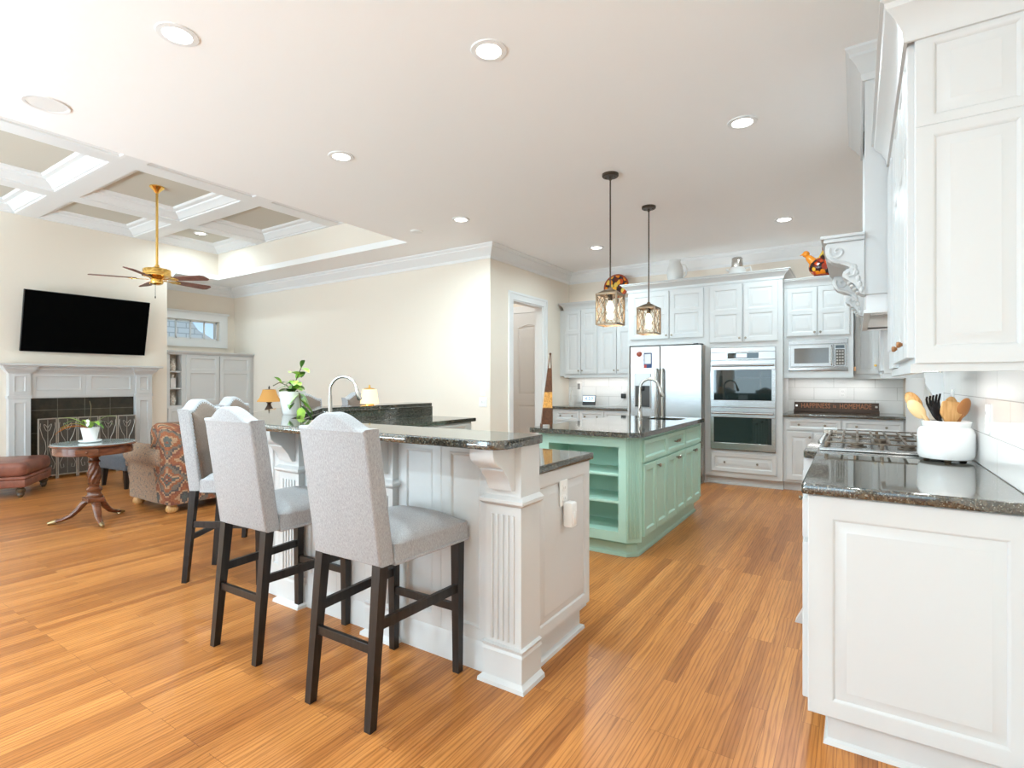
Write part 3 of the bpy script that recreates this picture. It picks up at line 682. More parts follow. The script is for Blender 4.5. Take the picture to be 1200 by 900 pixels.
# replace the full-height doors by short ones above the microwave opening
for ch in [c for c in mc.children if c.name.startswith(('door', 'body'))]:
    for g in list(ch.children): bpy.data.objects.remove(g)
    bpy.data.objects.remove(ch)
M = frame((-.728, 7.05, 0)); m = MB(M); w = .695
m.box(0, .05, 0, .55, 1.345, 2.385); m.box(w-.05, w, 0, .55, 1.345, 2.385); m.box(.05, w-.05, 0, .55, 1.765, 2.385); m.box(.05, w-.05, 0, .55, 1.345, 1.40); m.box(.05, w-.05, .5, .55, 1.40, 1.765)
m.build('body', WHITE, mc)
door(mc, M, .035, w/2-.004, 1.81, 2.37, [(w/2-.03, 1.85)], 2.09, fr=.045); door(mc, M, w/2+.004, w-.035, 1.81, 2.37, [(w/2+.03, 1.85)], 2.09, fr=.045)
mw = thing('microwave_oven', 'stainless steel built-in microwave with a keypad at its right', 'microwave', (-.38, 7.05, 1.402))
M = frame((-.677, 7.05, 0)); w = .593
m = MB(M); m.box(0, w, 0, .4, 1.402, 1.762); m.box(0, w, -.012, 0, 1.712, 1.762, .003); m.box(0, w, -.012, 0, 1.402, 1.442, .003)
for i in range(6): m.box(.05+i*.09, .11+i*.09, -.014, -.011, 1.73, 1.745)
m.build('trim_kit', STEEL, mw)
m = MB(M); m.box(.02, .455, -.035, 0, 1.45, 1.705, .004); d = m.build('microwave_door', STEEL, mw)
MB(M).box(.06, .41, -.037, -.034, 1.49, 1.665).build('glass_window', mat('mirror_window', (.16, .15, .14), .10, .85), d)
m = MB(M); m.tube([(.435, -.035, 1.47), (.435, -.06, 1.48), (.435, -.06, 1.675), (.435, -.035, 1.685)], .008, 8); m.build('handle', STEEL, d)
m = MB(M); m.box(.46, .575, -.03, 0, 1.45, 1.705, .004); k = m.build('control_panel', STEEL, mw)
MB(M).box(.475, .56, -.033, -.029, 1.655, 1.69).build('display', BLACKGL, k)
MB(M).box(.475, .56, -.033, -.029, 1.465, 1.645).build('keypad', mat('dark_keypad', (.08, .07, .06), .4), k)
m = MB(M)
for i in range(3):
    for j in range(5): m.box(.482+i*.026, .50+i*.026, -.035, -.032, 1.475+j*.034, 1.495+j*.034)
m.build('buttons', mat('grey_button', (.45, .43, .40), .5), k)
cc = thing('corner_cabinet', 'white wall cabinet in the back corner, right of the microwave', 'cabinet', (.2, 7.27, 1.33))
M = frame((-.030, 7.27, 0)); MB(M).box(0, .47, 0, .33, 1.335, 2.385).build('body', WHITE, cc)
door(cc, M, .012, .235, 1.36, 2.37, [(.205, 1.46)], 2.09, fr=.045, km=BRASS); door(cc, M, .243, .465, 1.36, 2.37, [(.27, 1.46)], 2.09, fr=.045, km=BRASS)
m = MB(M); m.box(.0, .02, -.026, -.02, 1.40, 1.45); m.build('hinge', COPPER, cc)
MB(M).box(0, .47, -.012, .02, 1.31, 1.335).build('light_rail', WHITE, cc)
area('under_cabinet_light', (-.38, 7.40, 1.325), (0, 0, 0), 0.6, .05, 1.1, (1, .98, .95)); area('under_cabinet_light', (.06, 7.45, 1.30), (0, 0, 0), .15, .05, .35, (1, .98, .95))
rb = thing('base_cabinet', 'white base cabinet under the back worktop, right of the double oven', 'cabinet', (-.44, 6.98, 0), 0, 'white base cabinets on the back wall')
M = frame((-.728, 6.98, 0)); m = MB(M); m.box(0, 1.172, 0, .6, .10, .865); m.box(0, 1.172, .06, .5, 0, .10); m.build('body', WHITE, rb)
for a, b in ((.035, .575), (.595, 1.145)):
    o = MB(M).panel(a, b, .715, .845, -.02, 0, .03, 'flat').build('drawer', WHITE, rb)
    for kx in (a+.13, b-.15): knob(o, M, kx, .78, y=-.02)
    h = (a+b)/2; door(rb, M, a, h-.004, .13, .695, [(h-.03, .64)]); door(rb, M, h+.004, b, .13, .695, [(h+.03, .64)])
single(slab_top(MB(), [(-.728, 6.935), (.446, 6.935), (.446, 7.586), (-.728, 7.586)], .868, .904), 'granite_worktop', GRANITE, 'dark granite worktop on the back wall that carries the wooden sign', 'worktop', (-.2, 7.2, .868), 'granite worktops')
plate((-.145, 7.588, 1.14), 0, 'white wall outlet above the wooden sign', 'outlet')
sg = thing('wooden_sign', 'long dark board with rust lettering leaning on the back worktop', 'sign', (-.22, 7.45, .904))
Ms = frame((-.22, 7.45, .904)) @ Matrix.Rotation(R(-10), 4, 'X')
m = MB(Ms); m.box(-.435, .435, 0, .02, .0, .125, .002); m.build('board', SIGNW, sg)
m = MB(Ms); m.box(-.44, .44, -.008, .02, 0.0, .03, .002); m.build('ledge', SIGNW, sg)
text('HAPPINESS', .088, Ms @ Matrix.Translation((-.205, -.001, .078)) @ Matrix.Rotation(PI/2, 4, 'X') @ Matrix.Diagonal((.74, 1, 1, 1)), 'lettering', SIGNT, sg)
text('is', .06, Ms @ Matrix.Translation((-.005, -.001, .078)) @ Matrix.Rotation(PI/2, 4, 'X'), 'lettering', SIGNT, sg)
text('HOMEMADE', .088, Ms @ Matrix.Translation((.205, -.001, .078)) @ Matrix.Rotation(PI/2, 4, 'X') @ Matrix.Diagonal((.66, 1, 1, 1)), 'lettering', SIGNT, sg)
for x in (-.41, .41): MB(Ms).box(x-.012, x+.012, -.004, 0, .066, .09).build('corner_stud', NICKEL, sg)

# --- ornaments on top of the cabinets
t = thing('ceramic_pitcher', 'white ribbed ceramic pitcher on top of the cabinet above the refrigerator', 'pitcher', (-2.03, 7.10, 2.60))
m = MB(); m.lathe([(0, 0), (.075, 0), (.085, .01), (.105, .08), (.11, .13), (.095, .20), (.075, .25), (.068, .27), (.08, .30), (.072, .30), (.06, .27), (0, .26)], (-2.03, 7.10, 2.60), 24); m.build('body', BISQ, t)
m = MB(); m.tube([(-1.955, 7.10, 2.83), (-1.90, 7.10, 2.82), (-1.875, 7.10, 2.76), (-1.89, 7.10, 2.69), (-1.93, 7.10, 2.66)], .012, 8); m.build('handle', BISQ, t)
t = thing('coffee_pot', 'white pot with a bright metal upper half on top of the oven cabinet', 'pot', (-1.25, 7.06, 2.60))
m = MB(); m.lathe([(0, 0), (.085, 0), (.10, .03), (.10, .06), (.075, .10), (0, .11)], (-1.25, 7.06, 2.60), 24); m.build('body', BISQ, t)
m = MB(); m.lathe([(.068, .09), (.072, .10), (.062, .205), (.066, .21), (.05, .225), (0, .23)], (-1.25, 7.06, 2.60), 24); m.build('metal_top', NICKEL, t)
m = MB(); m.tube([(-1.165, 7.06, 2.68), (-1.10, 7.06, 2.69), (-1.09, 7.06, 2.64), (-1.13, 7.06, 2.615), (-1.16, 7.06, 2.625)], .011, 8); m.build('handle', BISQ, t)
m = MB(); m.tube([(-1.34, 7.06, 2.66), (-1.38, 7.06, 2.69)], [.016, .011], 8); m.build('spout', BISQ, t)
t = thing('turkey_ornament', 'ceramic turkey ornament in an autumn leaf print on the microwave cabinet', 'ornament', (-.345, 7.04, 2.487))
MT = frame((-.345, 7.04, 2.487)); q_ = 1.12
def S_(*p): return [tuple(c_*q_ for c_ in v_) for v_ in p]
m = MB(MT); m.ball((0, 0, .112), (.128, .10, .112), 20, 14); m.tube(S_((.025, 0, .135), (.035, 0, .215), (.035, 0, .27)), [.084, .056, .025], 12); m.tube(S_((.06, 0, .045), (.12, 0, .04)), [.056, .04], 12); m.build('body', AUTUMN, t)
m = MB(MT); m.lathe([(0, 0), (.06, 0), (.078, .012), (.066, .02), (0, .02)], seg=18); m.build('foot', REDB, t)
m = MB(MT); m.tube(S_((-.07, -.02, .155), (-.11, -.03, .20), (-.125, -.03, .215)), [.047, .036, .022], 10); m.build('neck', ORANGE, t)
m = MB(MT); m.ball((-.150, -.034, .268), (.038, .034, .038), 12, 8); m.tube([(-.18, -.04, .268), (-.212, -.04, .257)], [.013, .002], 6); m.build('head', ORANGE, t)
m = MB(MT); m.tube(S_((.035, 0, .26), (.035, 0, .295), (.04, 0, .305)), [.029, .033, .011], 10); m.build('tail_tip', REDB, t)
m = MB(MT); m.ball((.155, -.01, .042), (.045, .038, .040), 12, 8); m.build('gourd', ORANGE, t)
t = thing('leaf_platter', 'round platter in an autumn leaf print standing on the nook cabinets behind the first pendant', 'platter', (-2.96, 7.33, 2.48))
Mp = frame((-2.96, 7.33, 2.48), 0) @ Matrix.Rotation(R(-9), 4, 'X') @ Matrix.Translation((0, 0, .19)) @ Matrix.Rotation(PI/2, 4, 'X')
m = MB(Mp); m.lathe([(0, 0), (.11, .0), (.17, .018), (.175, .018), (.175, .024), (.11, .008), (0, .008)], seg=36); m.build('dish', AUTUMN, t)
m = MB(Mp); m.lathe([(.172, .014), (.192, .016), (.192, .027), (.172, .027)], seg=36); m.build('rim', REDB, t)
m = MB(frame((-2.96, 7.33, 2.48))); m.box(-.09, .09, -.05, .10, 0, .018, .004); m.tube([(-.07, -.045, .01), (-.07, -.05, .05)], .007, 6); m.tube([(.07, -.045, .01), (.07, -.05, .05)], .007, 6); m.build('stand', BRONZE, t)

# ================================================================== KITCHEN, RIGHT WALL
XF = -.146      # cabinet fronts on the right wall
def ME(yfar): return frame((XF, yfar, 0), R(-90))          # local x runs from the far end towards the camera
rc = thing('base_cabinet', 'white base cabinet with a large raised end panel at the right edge, nearest the camera', 'cabinet', (.16, 2.65, 0), 0, 'white base cabinets along the right wall')
m = MB(); m.box(XF, XE-.014, 2.165, 3.17, .105, .872); m.build('body', WHITE, rc)
m = MB(); m.box(XF+.06, XE-.014, 2.172, 3.17, 0, .105); m.sweep([(XF+.06, 3.17), (XF+.06, 2.172), (XE, 2.172)][::-1], [(0, 0), (-.014, 0), (-.010, .014), (0, .02)]); m.build('toe_kick', WHITE, rc)
MB(frame((XF, 2.165, 0))).panel(0, XE-XF, .105, .872, -.02, 0, (.072, .07, .055, .075), 'raised').build('end_panel', WHITE, rc)
M = ME(3.17)
for a, b in ((.02, .50), (.51, .98)):
    o = MB(M).panel(a, b, .71, .85, -.02, 0, .035, 'flat').build('drawer', WHITE, rc)
    door(rc, M, a, b, .13, .69)
gc = thing('range_cabinet', 'white base cabinet under the gas cooktop, stepping forward with a corner post', 'cabinet', (.12, 3.66, 0), 0, 'white base cabinets along the right wall')
XB = -.215
m = MB(); m.box(XB, XE-.014, 3.17, 4.16, .105, .872); m.box(XB+.05, XE-.014, 3.19, 4.14, 0, .105); m.build('body', WHITE, gc)
M = frame((XB, 4.16, 0), R(-90))
for a in (0, .93):
    m = MB(M); m.box(a, a+.06, -.02, 0, .09, .872)
    for q in (.012, .026, .040): m.box(a+q, a+q+.007, -.025, -.02, .16, .80)
    m.prism([(-.06, 0), (.0, 0), (.0, .10), (-.02, .10), (-.03, .06)], a-.004, a+.064, axis='x'); m.build('corner_post', WHITE, gc)
for a, b in ((.07, .49), (.50, .92)): door(gc, M, a, b, .13, .69, [(b-.04, .64)])
MB(M).panel(.07, .92, .71, .85, -.02, 0, .035, 'flat').build('drawer', WHITE, gc)
top = MB()
pts = [(-.165, 2.125), (.446, 2.125), (.446, 4.19), (-.220, 4.19), (-.235, 4.175), (-.235, 3.145), (-.165, 3.125)]
slab_top(top, roundpoly(pts, [.012, 0, 0, .012, .012, .03, .01], 3), .876, .914)
single(top, 'granite_worktop', GRANITE, 'dark speckled granite worktop on the right that carries the cooktop and crock', 'worktop', (.14, 2.2, .876), 'granite worktops')
# --- gas cooktop
ck = thing('gas_cooktop', 'stainless steel gas cooktop with cast iron grates in the right worktop', 'cooktop', (.12, 3.66, .914))
x0, x1, y0, y1 = -.165, .375, 3.21, 4.11
m = MB(); m.box(x0, x1, y0, y1, .914, .924, .004); m.sweep([(x0, y0), (x0, y1), (x1, y1), (x1, y0)], [(0, .924), (.0, .930), (.012, .930), (.02, .925)], True); m.build('tray', STEEL, ck)
for i, (bx, by) in enumerate(((.0, 3.40), (.22, 3.40), (.0, 3.92), (.22, 3.92), (.11, 3.66))):
    m = MB(); m.lathe([(0, 0), (.045, 0), (.045, .005), (.030, .006), (.030, .014), (.026, .017), (0, .017)], (bx, by, .924), 18); m.build('burner', GRATE, ck)
for k in range(3):
    a, b = y0+.02+k*.29, y0+.02+k*.29+.28; zt = .962
    m = MB()
    for xx in [x0+.03+i*(x1-x0-.06)/7 for i in range(8)]: m.box(xx-.006, xx+.006, a, b, zt-.008, zt, .002)
    for yy in (a, b-.012): m.box(x0+.03, x1-.03, yy, yy+.010, zt-.008, zt-.001, .002)
    for xx in (x0+.03, x0+.27, x1-.03):
        for yy in (a+.006, b-.006): m.box(xx-.008, xx+.008, yy-.008, yy+.008, .923, zt-.004, .002)
    m.build('grate', GRATE, ck)
for k in range(5):
    m = MB(); m.lathe([(.016, 0), (.018, .012), (.013, .024), (0, .026)], (x0+.0, 3.44+k*.11, .924), 14); m.build('control_knob', STEEL, ck)
t = thing('salt_cellar', 'small white patterned square box at the far left corner of the cooktop', 'box', (-.145, 4.0, .93), R(8))
M = frame((-.145, 4.0, .93), R(8))
MB(M).box(-.036, .036, -.03, .03, 0, .034, .004).build('box', FLORAL, t)
MB(M).box(-.038, .038, -.032, .032, .034, .046, .004).build('lid', CERAM, t)

# --- utensil crock and its utensils
CX, CY, CZ = .338, 3.09, .914
t = thing('utensil_crock', 'fat white ceramic crock holding wooden spoons beside the cooktop', 'crock', (CX, CY, CZ))
m = MB(); m.lathe([(0, .01), (.085, .01), (.097, .014), (.104, .03), (.105, .125), (.098, .145), (.088, .155), (.090, .160), (.092, .178), (.088, .182), (.083, .178), (.082, .15), (.095, .12), (.095, .03), (0, .025)], (CX, CY, CZ), 40); m.build('pot', CERAM, t)
m = MB()
for a in range(3): m.ball((CX+.075*math.cos(a*2.1+.5), CY+.075*math.sin(a*2.1+.5), CZ+.006), (.014, .014, .008), 10, 6)
m.build('feet', AGED, t)
def Mdir(p, tip, roll=0):
    """frame with +z from p to tip"""
    z = (Vector(tip)-Vector(p)).normalized(); yv = Vector((-.5, .85, 0)); x = yv.cross(z).normalized(); y = z.cross(x)
    return Matrix(((x.x, y.x, z.x, p[0]), (x.y, y.y, z.y, p[1]), (x.z, y.z, z.z, p[2]), (0, 0, 0, 1))) @ Matrix.Rotation(roll, 4, 'Z')
def utensil(tip, label, mtl, kind, base=(0, 0), name='wooden_spoon', cat='spoon', roll=0):
    p = (CX+base[0], CY+base[1], CZ+.035); Mx = Mdir(p, tip, roll); ln = (Vector(tip)-Vector(p)).length
    hm = mtl
    m = MB(Mx)
    if kind == 'spoon':
        m.tube([(0, 0, 0), (0, 0, ln*.55), (0, 0, ln*.75)], [.006, .007, .009], 8); m.ball((0, .004, ln*.86), (.032, .011, .05), 16, 10)
    elif kind == 'spatula':
        m.tube([(0, 0, 0), (0, 0, ln*.62)], [.007, .008], 8); m.prism(roundpoly([(-.014, ln*.55), (.014, ln*.55), (.045, ln*.76), (.043, ln), (-.043, ln), (-.045, ln*.76)], [.004, .004, .02, .014, .014, .02], 4), -.004, .004, .002, axis='y')
    elif kind == 'fork':
        m.tube([(0, 0, 0), (0, 0, ln*.62)], [.006, .007], 8); m.ball((0, .006, ln*.72), (.024, .009, .05), 14, 8)
        for s in range(-2, 3): m.tube([(s*.010, .004, ln*.74), (s*.013, .0, ln*.86), (s*.015, -.012, ln*.93), (s*.015, -.022, ln*.965)], [.0055, .005, .0045, .004], 6)
    o = single(m, name, mtl, label, cat, p, 'cooking utensils in the white crock'); return o
utensil((CX-.135, CY+.02, CZ+.305), 'tallest wooden spoon leaning furthest left in the crock', BAMBOO, 'spoon', (.02, .0))
utensil((CX-.128, CY-.03, CZ+.265), 'pale wooden spoon low at the left of the crock', mat('pale_maple', (.70, .50, .26), .4), 'spoon', (.03, -.02))
utensil((CX-.055, CY+.03, CZ+.300), 'black plastic pasta fork with curled tines in the crock', BLACK, 'fork', (.03, .01), 'pasta_fork', 'fork')
utensil((CX+.02, CY-.02, CZ+.270), 'broad honey coloured wooden spatula at the middle of the crock', BAMBOO, 'spatula', (-.0, -.03), 'wooden_spatula', 'spatula')
utensil((CX+.075, CY+.0, CZ+.270), 'dark brown wooden spoon at the right of the crock', BAMBOOD, 'spoon', (.0, .02), roll=.2)
utensil((CX+.03, CY+.06, CZ+.275), 'honey coloured wooden spoon standing behind the spatula in the crock', BAMBOO, 'spoon', (.0, .03))
# --- wall cabinets and hood on the right wall
XU = .157
uc = thing('wall_cabinet', 'large white wall cabinet at the right edge with a two panel end, nearest the camera', 'cabinet', (.31, 2.7, 1.33), 0, 'white wall cabinets along the right wall')
m = MB(); m.box(XU, XE, 2.16, 3.31, 1.33, 2.40); m.build('body', WHITE, uc)
m = MB(frame((XU, 2.16, 0))); m.panel(0, XE-XU, 1.33, 2.09, -.02, 0, (.045, .05, .05, .028)); m.panel(0, XE-XU, 2.09, 2.40, -.02, 0, (.045, .05, .028, .045)); m.build('end_panel', WHITE, uc)
M = frame((XU, 3.31, 0), R(-90))
KW = mat('brown_wood_knob', (.36, .15, .05), .35)
for a, b, kx in ((.40, .69, .66), (.695, .985, .955), (.99, 1.145, None)):
    o = door(uc, M, a, b, 1.35, 2.39, (), 2.07, fr=.05)
    if kx: knob(o, M, kx, 1.405, KW, .012, y=-.008)
m = MB(M); m.box(.02, .38, -.02, 0, 1.335, 2.40)
for q in range(6): m.box(.06+q*.05, .075+q*.05, -.028, -.02, 1.42, 2.30)
m.build('fluted_pilaster', WHITE, uc)
m = MB(); m.sweep([(XU-.02, 3.31), (XU-.02, 2.14), (XE, 2.14)][::-1], [(-o_, z_) for o_, z_ in cab_crown(2.50, .13, .075)]); m.build('crown_moulding', WHITE, uc, 25)
m = MB(); m.box(XU-.01, XU+.02, 2.15, 3.31, 1.30, 1.33); m.box(XU+.02, XE, 2.15, 2.17, 1.305, 1.33); m.build('light_rail', WHITE, uc)
tb = MB(); tb.box(.24, .30, 2.3, 3.0, 1.318, 1.33); tb.build('under_cabinet_lamp', UCL, uc)
area('under_cabinet_light', (.27, 2.65, 1.312), (0, 0, 0), .05, .8, .6, (1, .98, .95))
hd = thing('range_hood', 'tall white mantel style range hood with scrolled corbels above the cooktop', 'range hood', (.25, 3.9, 1.65))
XK = .034
m = MB(); m.box(XK, XE, 3.32, 3.42, 1.73, 3.0); m.box(XK, XE, 4.38, 4.48, 1.73, 3.0); m.box(XK+.012, XE, 3.42, 4.38, 1.95, 3.0); m.build('chimney_breast', WHITE, hd)
m = MB(); m.box(XK+.006, XE-.01, 3.345, 3.365, 1.64, 1.80); m.box(XK+.006, XE-.01, 4.435, 4.455, 1.64, 1.80); m.box(XK+.006, XK+.026, 3.365, 4.435, 1.64, 1.95); m.box(XK+.026, XE-.01, 3.42, 4.38, 1.93, 1.95); m.box(XK-.004, XE-.01, 3.335, 3.365, 1.632, 1.650); m.box(XK-.004, XE-.01, 4.435, 4.465, 1.632, 1.650); m.box(XK-.004, XK+.026, 3.365, 4.435, 1.632, 1.650); m.build('liner', TRIMW, hd)
area('hood_fill', (.22, 3.9, 1.92), (0, 0, 0), 0.15, .5, 1.0, (1, .98, .95))  # added fill to brighten the inside of the hood
m = MB(); m.sweep([(XE, 4.48), (XK, 4.48), (XK, 3.32), (XE, 3.32)], crown(3.0, .085, .16)); m.build('crown_moulding', WHITE, hd, 25)
m = MB(); m.box(-.165, XK, 3.285, 4.515, 2.035, 2.052, .004); m.box(-.150, XK, 3.295, 4.505, 2.015, 2.035, .004); m.build('mantel_shelf', WHITE, hd)
for ya, yb_ in ((3.31, 3.42), (4.38, 4.49)):
    m = MB()
    prof = [(XK, 2.015), (-.135, 2.015), (-.142, 2.0), (-.145, 1.975), (-.138, 1.945), (-.118, 1.918), (-.085, 1.90), (-.055, 1.895), (-.035, 1.885), (-.025, 1.87), (-.045, 1.868), (-.062, 1.855), (-.066, 1.835), (-.055, 1.818), (-.030, 1.806), (-.010, 1.79), (.004, 1.765), (.012, 1.735), (XK, 1.725)]
    m.prism(prof, ya, yb_, .004, axis='y')
    for yy in (ya-.002, yb_+.002):
        sp = [(-.088+r_*math.cos(a_), yy, 1.965+r_*math.sin(a_)) for a_, r_ in [(i*.42+2.5, .040-.0019*i) for i in range(20)]]
        m.tube(sp, .007, 6)
        m.tube([(-.128, yy, 1.965), (-.115, yy, 1.93), (-.085, yy, 1.912), (-.05, yy, 1.905), (-.02, yy, 1.888), (-.005, yy, 1.86), (-.012, yy, 1.835), (-.035, yy, 1.828), (-.045, yy, 1.842), (-.035, yy, 1.852)], [.007]*10, 6)
        for i in range(5): m.ball((-.012+i*.008, yy, 1.875-i*.03), (.014-.001*i, .006, .017), 10, 6)
    for i in range(4): m.ball((-.03+i*.012, (ya+yb_)/2, 1.80-i*.018), (.016, .04, .013), 12, 6)
    m.build('corbel', WHITE, hd)
u2 = thing('wall_cabinet', 'narrow white wall cabinet just beyond the range hood, its end panel showing below it', 'cabinet', (.31, 4.67, 1.33), 0, 'white wall cabinets along the right wall')
m = MB(); m.box(XU, XE, 4.49, 4.85, 1.33, 2.385); m.build('body', WHITE, u2)
MB(frame((XU, 4.49, 0))).panel(0, XE-XU, 1.33, 2.385, -.006, .001, .045).build('end_panel', WHITE, u2)
door(u2, frame((XU, 4.85, 0), R(-90)), .02, .34, 1.35, 2.37, (), 2.09, fr=.05)
m = MB(); m.box(XU-.01, XU+.02, 4.49, 4.85, 1.30, 1.33); m.box(XU+.02, XE, 4.49, 4.51, 1.30, 1.33); m.build('light_rail', WHITE, u2)
pl = MB(); pl.box(XE-.03, XE, 5.1, 6.9, 0, 2.45)
struct(pl, 'trim_5', TRIMW)
pl = MB(); pl.prism([(XE-.012, 1.33), (XE-.10, 1.33), (XE-.10, 1.26), (XE-.07, 1.20), (XE-.05, 1.12), (XE-.012, 1.08)], 4.20, 4.28, axis='y')
struct(pl, 'trim_4', TRIMW)
plate((XE-.012, 3.80, 1.17), R(-90), 'white wall outlet on the tile behind the cooktop', 'outlet')
plate((XE-.012, 2.86, 1.12), R(-90), 'white wall outlet on the right tile beside the crock, nearest the camera', 'outlet')

# --- pendants
def pendant(x, y, label):
    t = thing('pendant_light', label, 'pendant light', (x, y, ZC), 0, 'glass lantern pendants over the green island')
    m = MB(); m.lathe([(0, 0), (.068, 0), (.068, -.018), (.062, -.024), (0, -.026)], (x, y, ZC), 28)
    for a in (0, PI): m.ball((x+.04*math.cos(a), y+.04*math.sin(a), ZC-.026), .008, 8, 6)
    m.build('canopy', BRONZE, t)
    m = MB(); m.tube([(x, y, ZC-.02), (x, y, 2.03)], .0065, 8); m.lathe([(.012, 0), (.012, .03), (0, .03)], (x, y, 2.95), 10); m.build('rod', BRONZE, t)
    s = .087; z0, z1 = 1.745, 2.0
    m = MB(); m.lathe([(.122, 1.998), (.118, 2.006), (.05, 2.038), (.022, 2.045), (.014, 2.06), (0, 2.06)], (x, y, 0), 4)
    m.bm.transform(Matrix.Translation((x, y, 0)) @ Matrix.Rotation(PI/4, 4, 'Z') @ Matrix.Translation((-x, -y, 0)))
    e = .006
    for sx in (-1, 1):
        for sy in (-1, 1): m.box(x+sx*s-e, x+sx*s+e, y+sy*s-e, y+sy*s+e, z0, z1)
    for z in (z0, z1-.006):
        for sx in (-1, 1): m.box(x+sx*s-e, x+sx*s+e, y-s, y+s, z-.003, z+.011); m.box(x-s, x+s, y+sx*s-e, y+sx*s+e, z-.003, z+.011)
    m.build('lantern_frame', AGED, t)
    lat = MB()
    for sd in (-1, 1):
        for k in range(2):
            a, b = -s+k*s, -s+(k+1)*s
            for u0, u1 in ((a, b), (b, a)):
                lat.tube([(x+u0, y+sd*(s-.002), z0+.01), (x+u1, y+sd*(s-.002), (z0+z1)/2), (x+u0, y+sd*(s-.002), z1-.01)], .0030, 5)
                lat.tube([(x+sd*(s-.002), y+u0, z0+.01), (x+sd*(s-.002), y+u1, (z0+z1)/2), (x+sd*(s-.002), y+u0, z1-.01)], .0030, 5)
    lat.build('lattice', AGED, t)
    g = MB()
    for sd in (-1, 1): g.box(x-s+.008, x+s-.008, y+sd*(s-.006)-.0015, y+sd*(s-.006)+.0015, z0+.01, z1-.01); g.box(x+sd*(s-.006)-.0015, x+sd*(s-.006)+.0015, y-s+.008, y+s-.008, z0+.01, z1-.01)
    g.build('glass_panes', SEEDY, t)
    MB().lathe([(0, 0), (.017, 0), (.019, .05), (.010, .06), (0, .06)], (x, y, 1.945), 12).build('socket', BRONZE, t)
    MB().lathe([(0, -.10), (.018, -.097), (.030, -.075), (.032, -.055), (.022, -.02), (.014, 0), (0, 0)], (x, y, 1.945), 16).build('bulb', BULB, t)
    l = bpy.data.lights.new('pendant_bulb', 'POINT'); l.energy = 7; l.color = (1, .80, .55); l.shadow_soft_size = .03
    o = bpy.data.objects.new('pendant_bulb', l); C.objects.link(o); o.location = (x, y, 1.82)
pendant(-1.717, 4.13, 'glass lantern pendant light over the near end of the green island, left of the pair')
pendant(-1.717, 5.10, 'glass lantern pendant light over the far end of the green island, right of the pair')

# --- green island
gi = thing('kitchen_island', 'sage green kitchen island with open end shelves, drawers and doors', 'island', (-1.72, 4.5, 0))
gx0, gx1, gy0, gy1 = -2.11, -1.305, 3.625, 5.40
m = MB(); ch = .085
m.box(gx0, gx1, gy0+.34, gy1, .115, .70); m.box(gx0, gx1, gy0+.34, 4.96, .70, .875); m.box(gx0, gx1, 5.32, gy1, .70, .875); m.box(gx0, -1.74, 4.96, 5.32, .70, .875); m.box(-1.38, gx1, 4.96, 5.32, .70, .875)                                     # cabinet behind the shelves
m.box(gx0, gx0+.09, gy0, gy0+.34, .115, .875); m.prism([(gx1-.14, gy0), (gx1-ch, gy0), (gx1, gy0+ch), (gx1, gy0+.34), (gx1-.14, gy0+.34)], .115, .875)
m.box(gx0+.09, gx1-.14, gy0, gy0+.34, .80, .875); m.box(gx0+.09, gx1-.14, gy0, gy0+.34, .115, .185)
m.build('body', GREEN, gi)
for z in (.385, .585):
    m = MB(); m.box(gx0+.09, gx1-.14, gy0+.015, gy0+.34, z, z+.022, .003); m.build('shelf', GREEN, gi)
m = MB(frame((gx1-ch, gy0, 0), R(45))); wl = ch*1.414
m.box(0, wl, -.004, .01, .115, .875)
for q in range(6): m.box(.012+q*.0165, .021+q*.0165, -.010, -.003, .14, .86, .002)
m.build('fluted_corner', GREEN, gi)
m = MB(); bs = [(gx0+.07, gy0+.07), (gx0+.07, gy1-.07), (gx1-.055, gy1-.07), (gx1-.055, gy0+.12), (gx1-.105, gy0+.07)]
m.prism(bs, 0, .115); m.sweep(bs, [(0, 0), (-.028, 0), (-.028, .02), (-.016, .03), (-.012, .085), (0, .095)], True); m.build('plinth', GREEN, gi)
M = frame((gx1, gy0+.10, 0), R(90)); D = (gy1-gy0-.12)/3
for i in range(3):
    a, b = .01+i*D, .01+i*D+D-.014
    o = MB(M).panel(a, b, .69, .85, -.018, 0, .03, 'flat').build('drawer', GREEN, gi)
    if i == 1:
        hb = MB(M); cxx = (a+b)/2
        for s in (-1, 1): hb.tube([(cxx, -.03, .775), (cxx+s*.03, -.038, .782), (cxx+s*.06, -.03, .770), (cxx+s*.07, -.018, .775)], [.006, .008, .006, .005], 6); hb.ball((cxx+s*.03, -.035, .770), (.016, .006, .010), 8, 6)
        hb.build('handle', KNOB, o)
    mid = (a+b)/2; kz = .635
    door(gi, M, a, mid-.003, .15, .672, [(mid-.025, kz)] if i > 0 else (), name='door', m=GREEN, fr=.045, th=.018, style='flat')
    door(gi, M, mid+.003, b, .15, .672, [(mid+.025, kz)], name='door', m=GREEN, fr=.045, th=.018, style='flat')
def hole_slab(outer, hole, z0, z1):
    mb = MB(); bm = mb.bm
    def loop(p, z): return [mb.v(x, y, z) for x, y in p]
    for z in (z0, z1):
        A = loop(outer, z); H = loop(hole, z)
        es = [bm.edges.new((l[i], l[(i+1) % len(l)])) for l in (A, H) for i in range(len(l))]
        bmesh.ops.triangle_fill(bm, edges=es, use_beauty=True)
        if z == z0: a0, h0 = A, H
        else: a1, h1 = A, H
    for lo, hi in ((a0, a1), (h0, h1)):
        for i in range(len(lo)): mb.f([lo[i], lo[(i+1) % len(lo)], hi[(i+1) % len(lo)], hi[i]])
    return mb
gct = roundpoly([(-2.17, 3.56), (-1.345, 3.56), (-1.265, 3.64), (-1.265, 5.44), (-2.17, 5.44)], [.03, .02, .02, .01, .01], 3)
sk = roundpoly([(-1.72, 4.98), (-1.40, 4.98), (-1.40, 5.30), (-1.72, 5.30)], .05, 5)
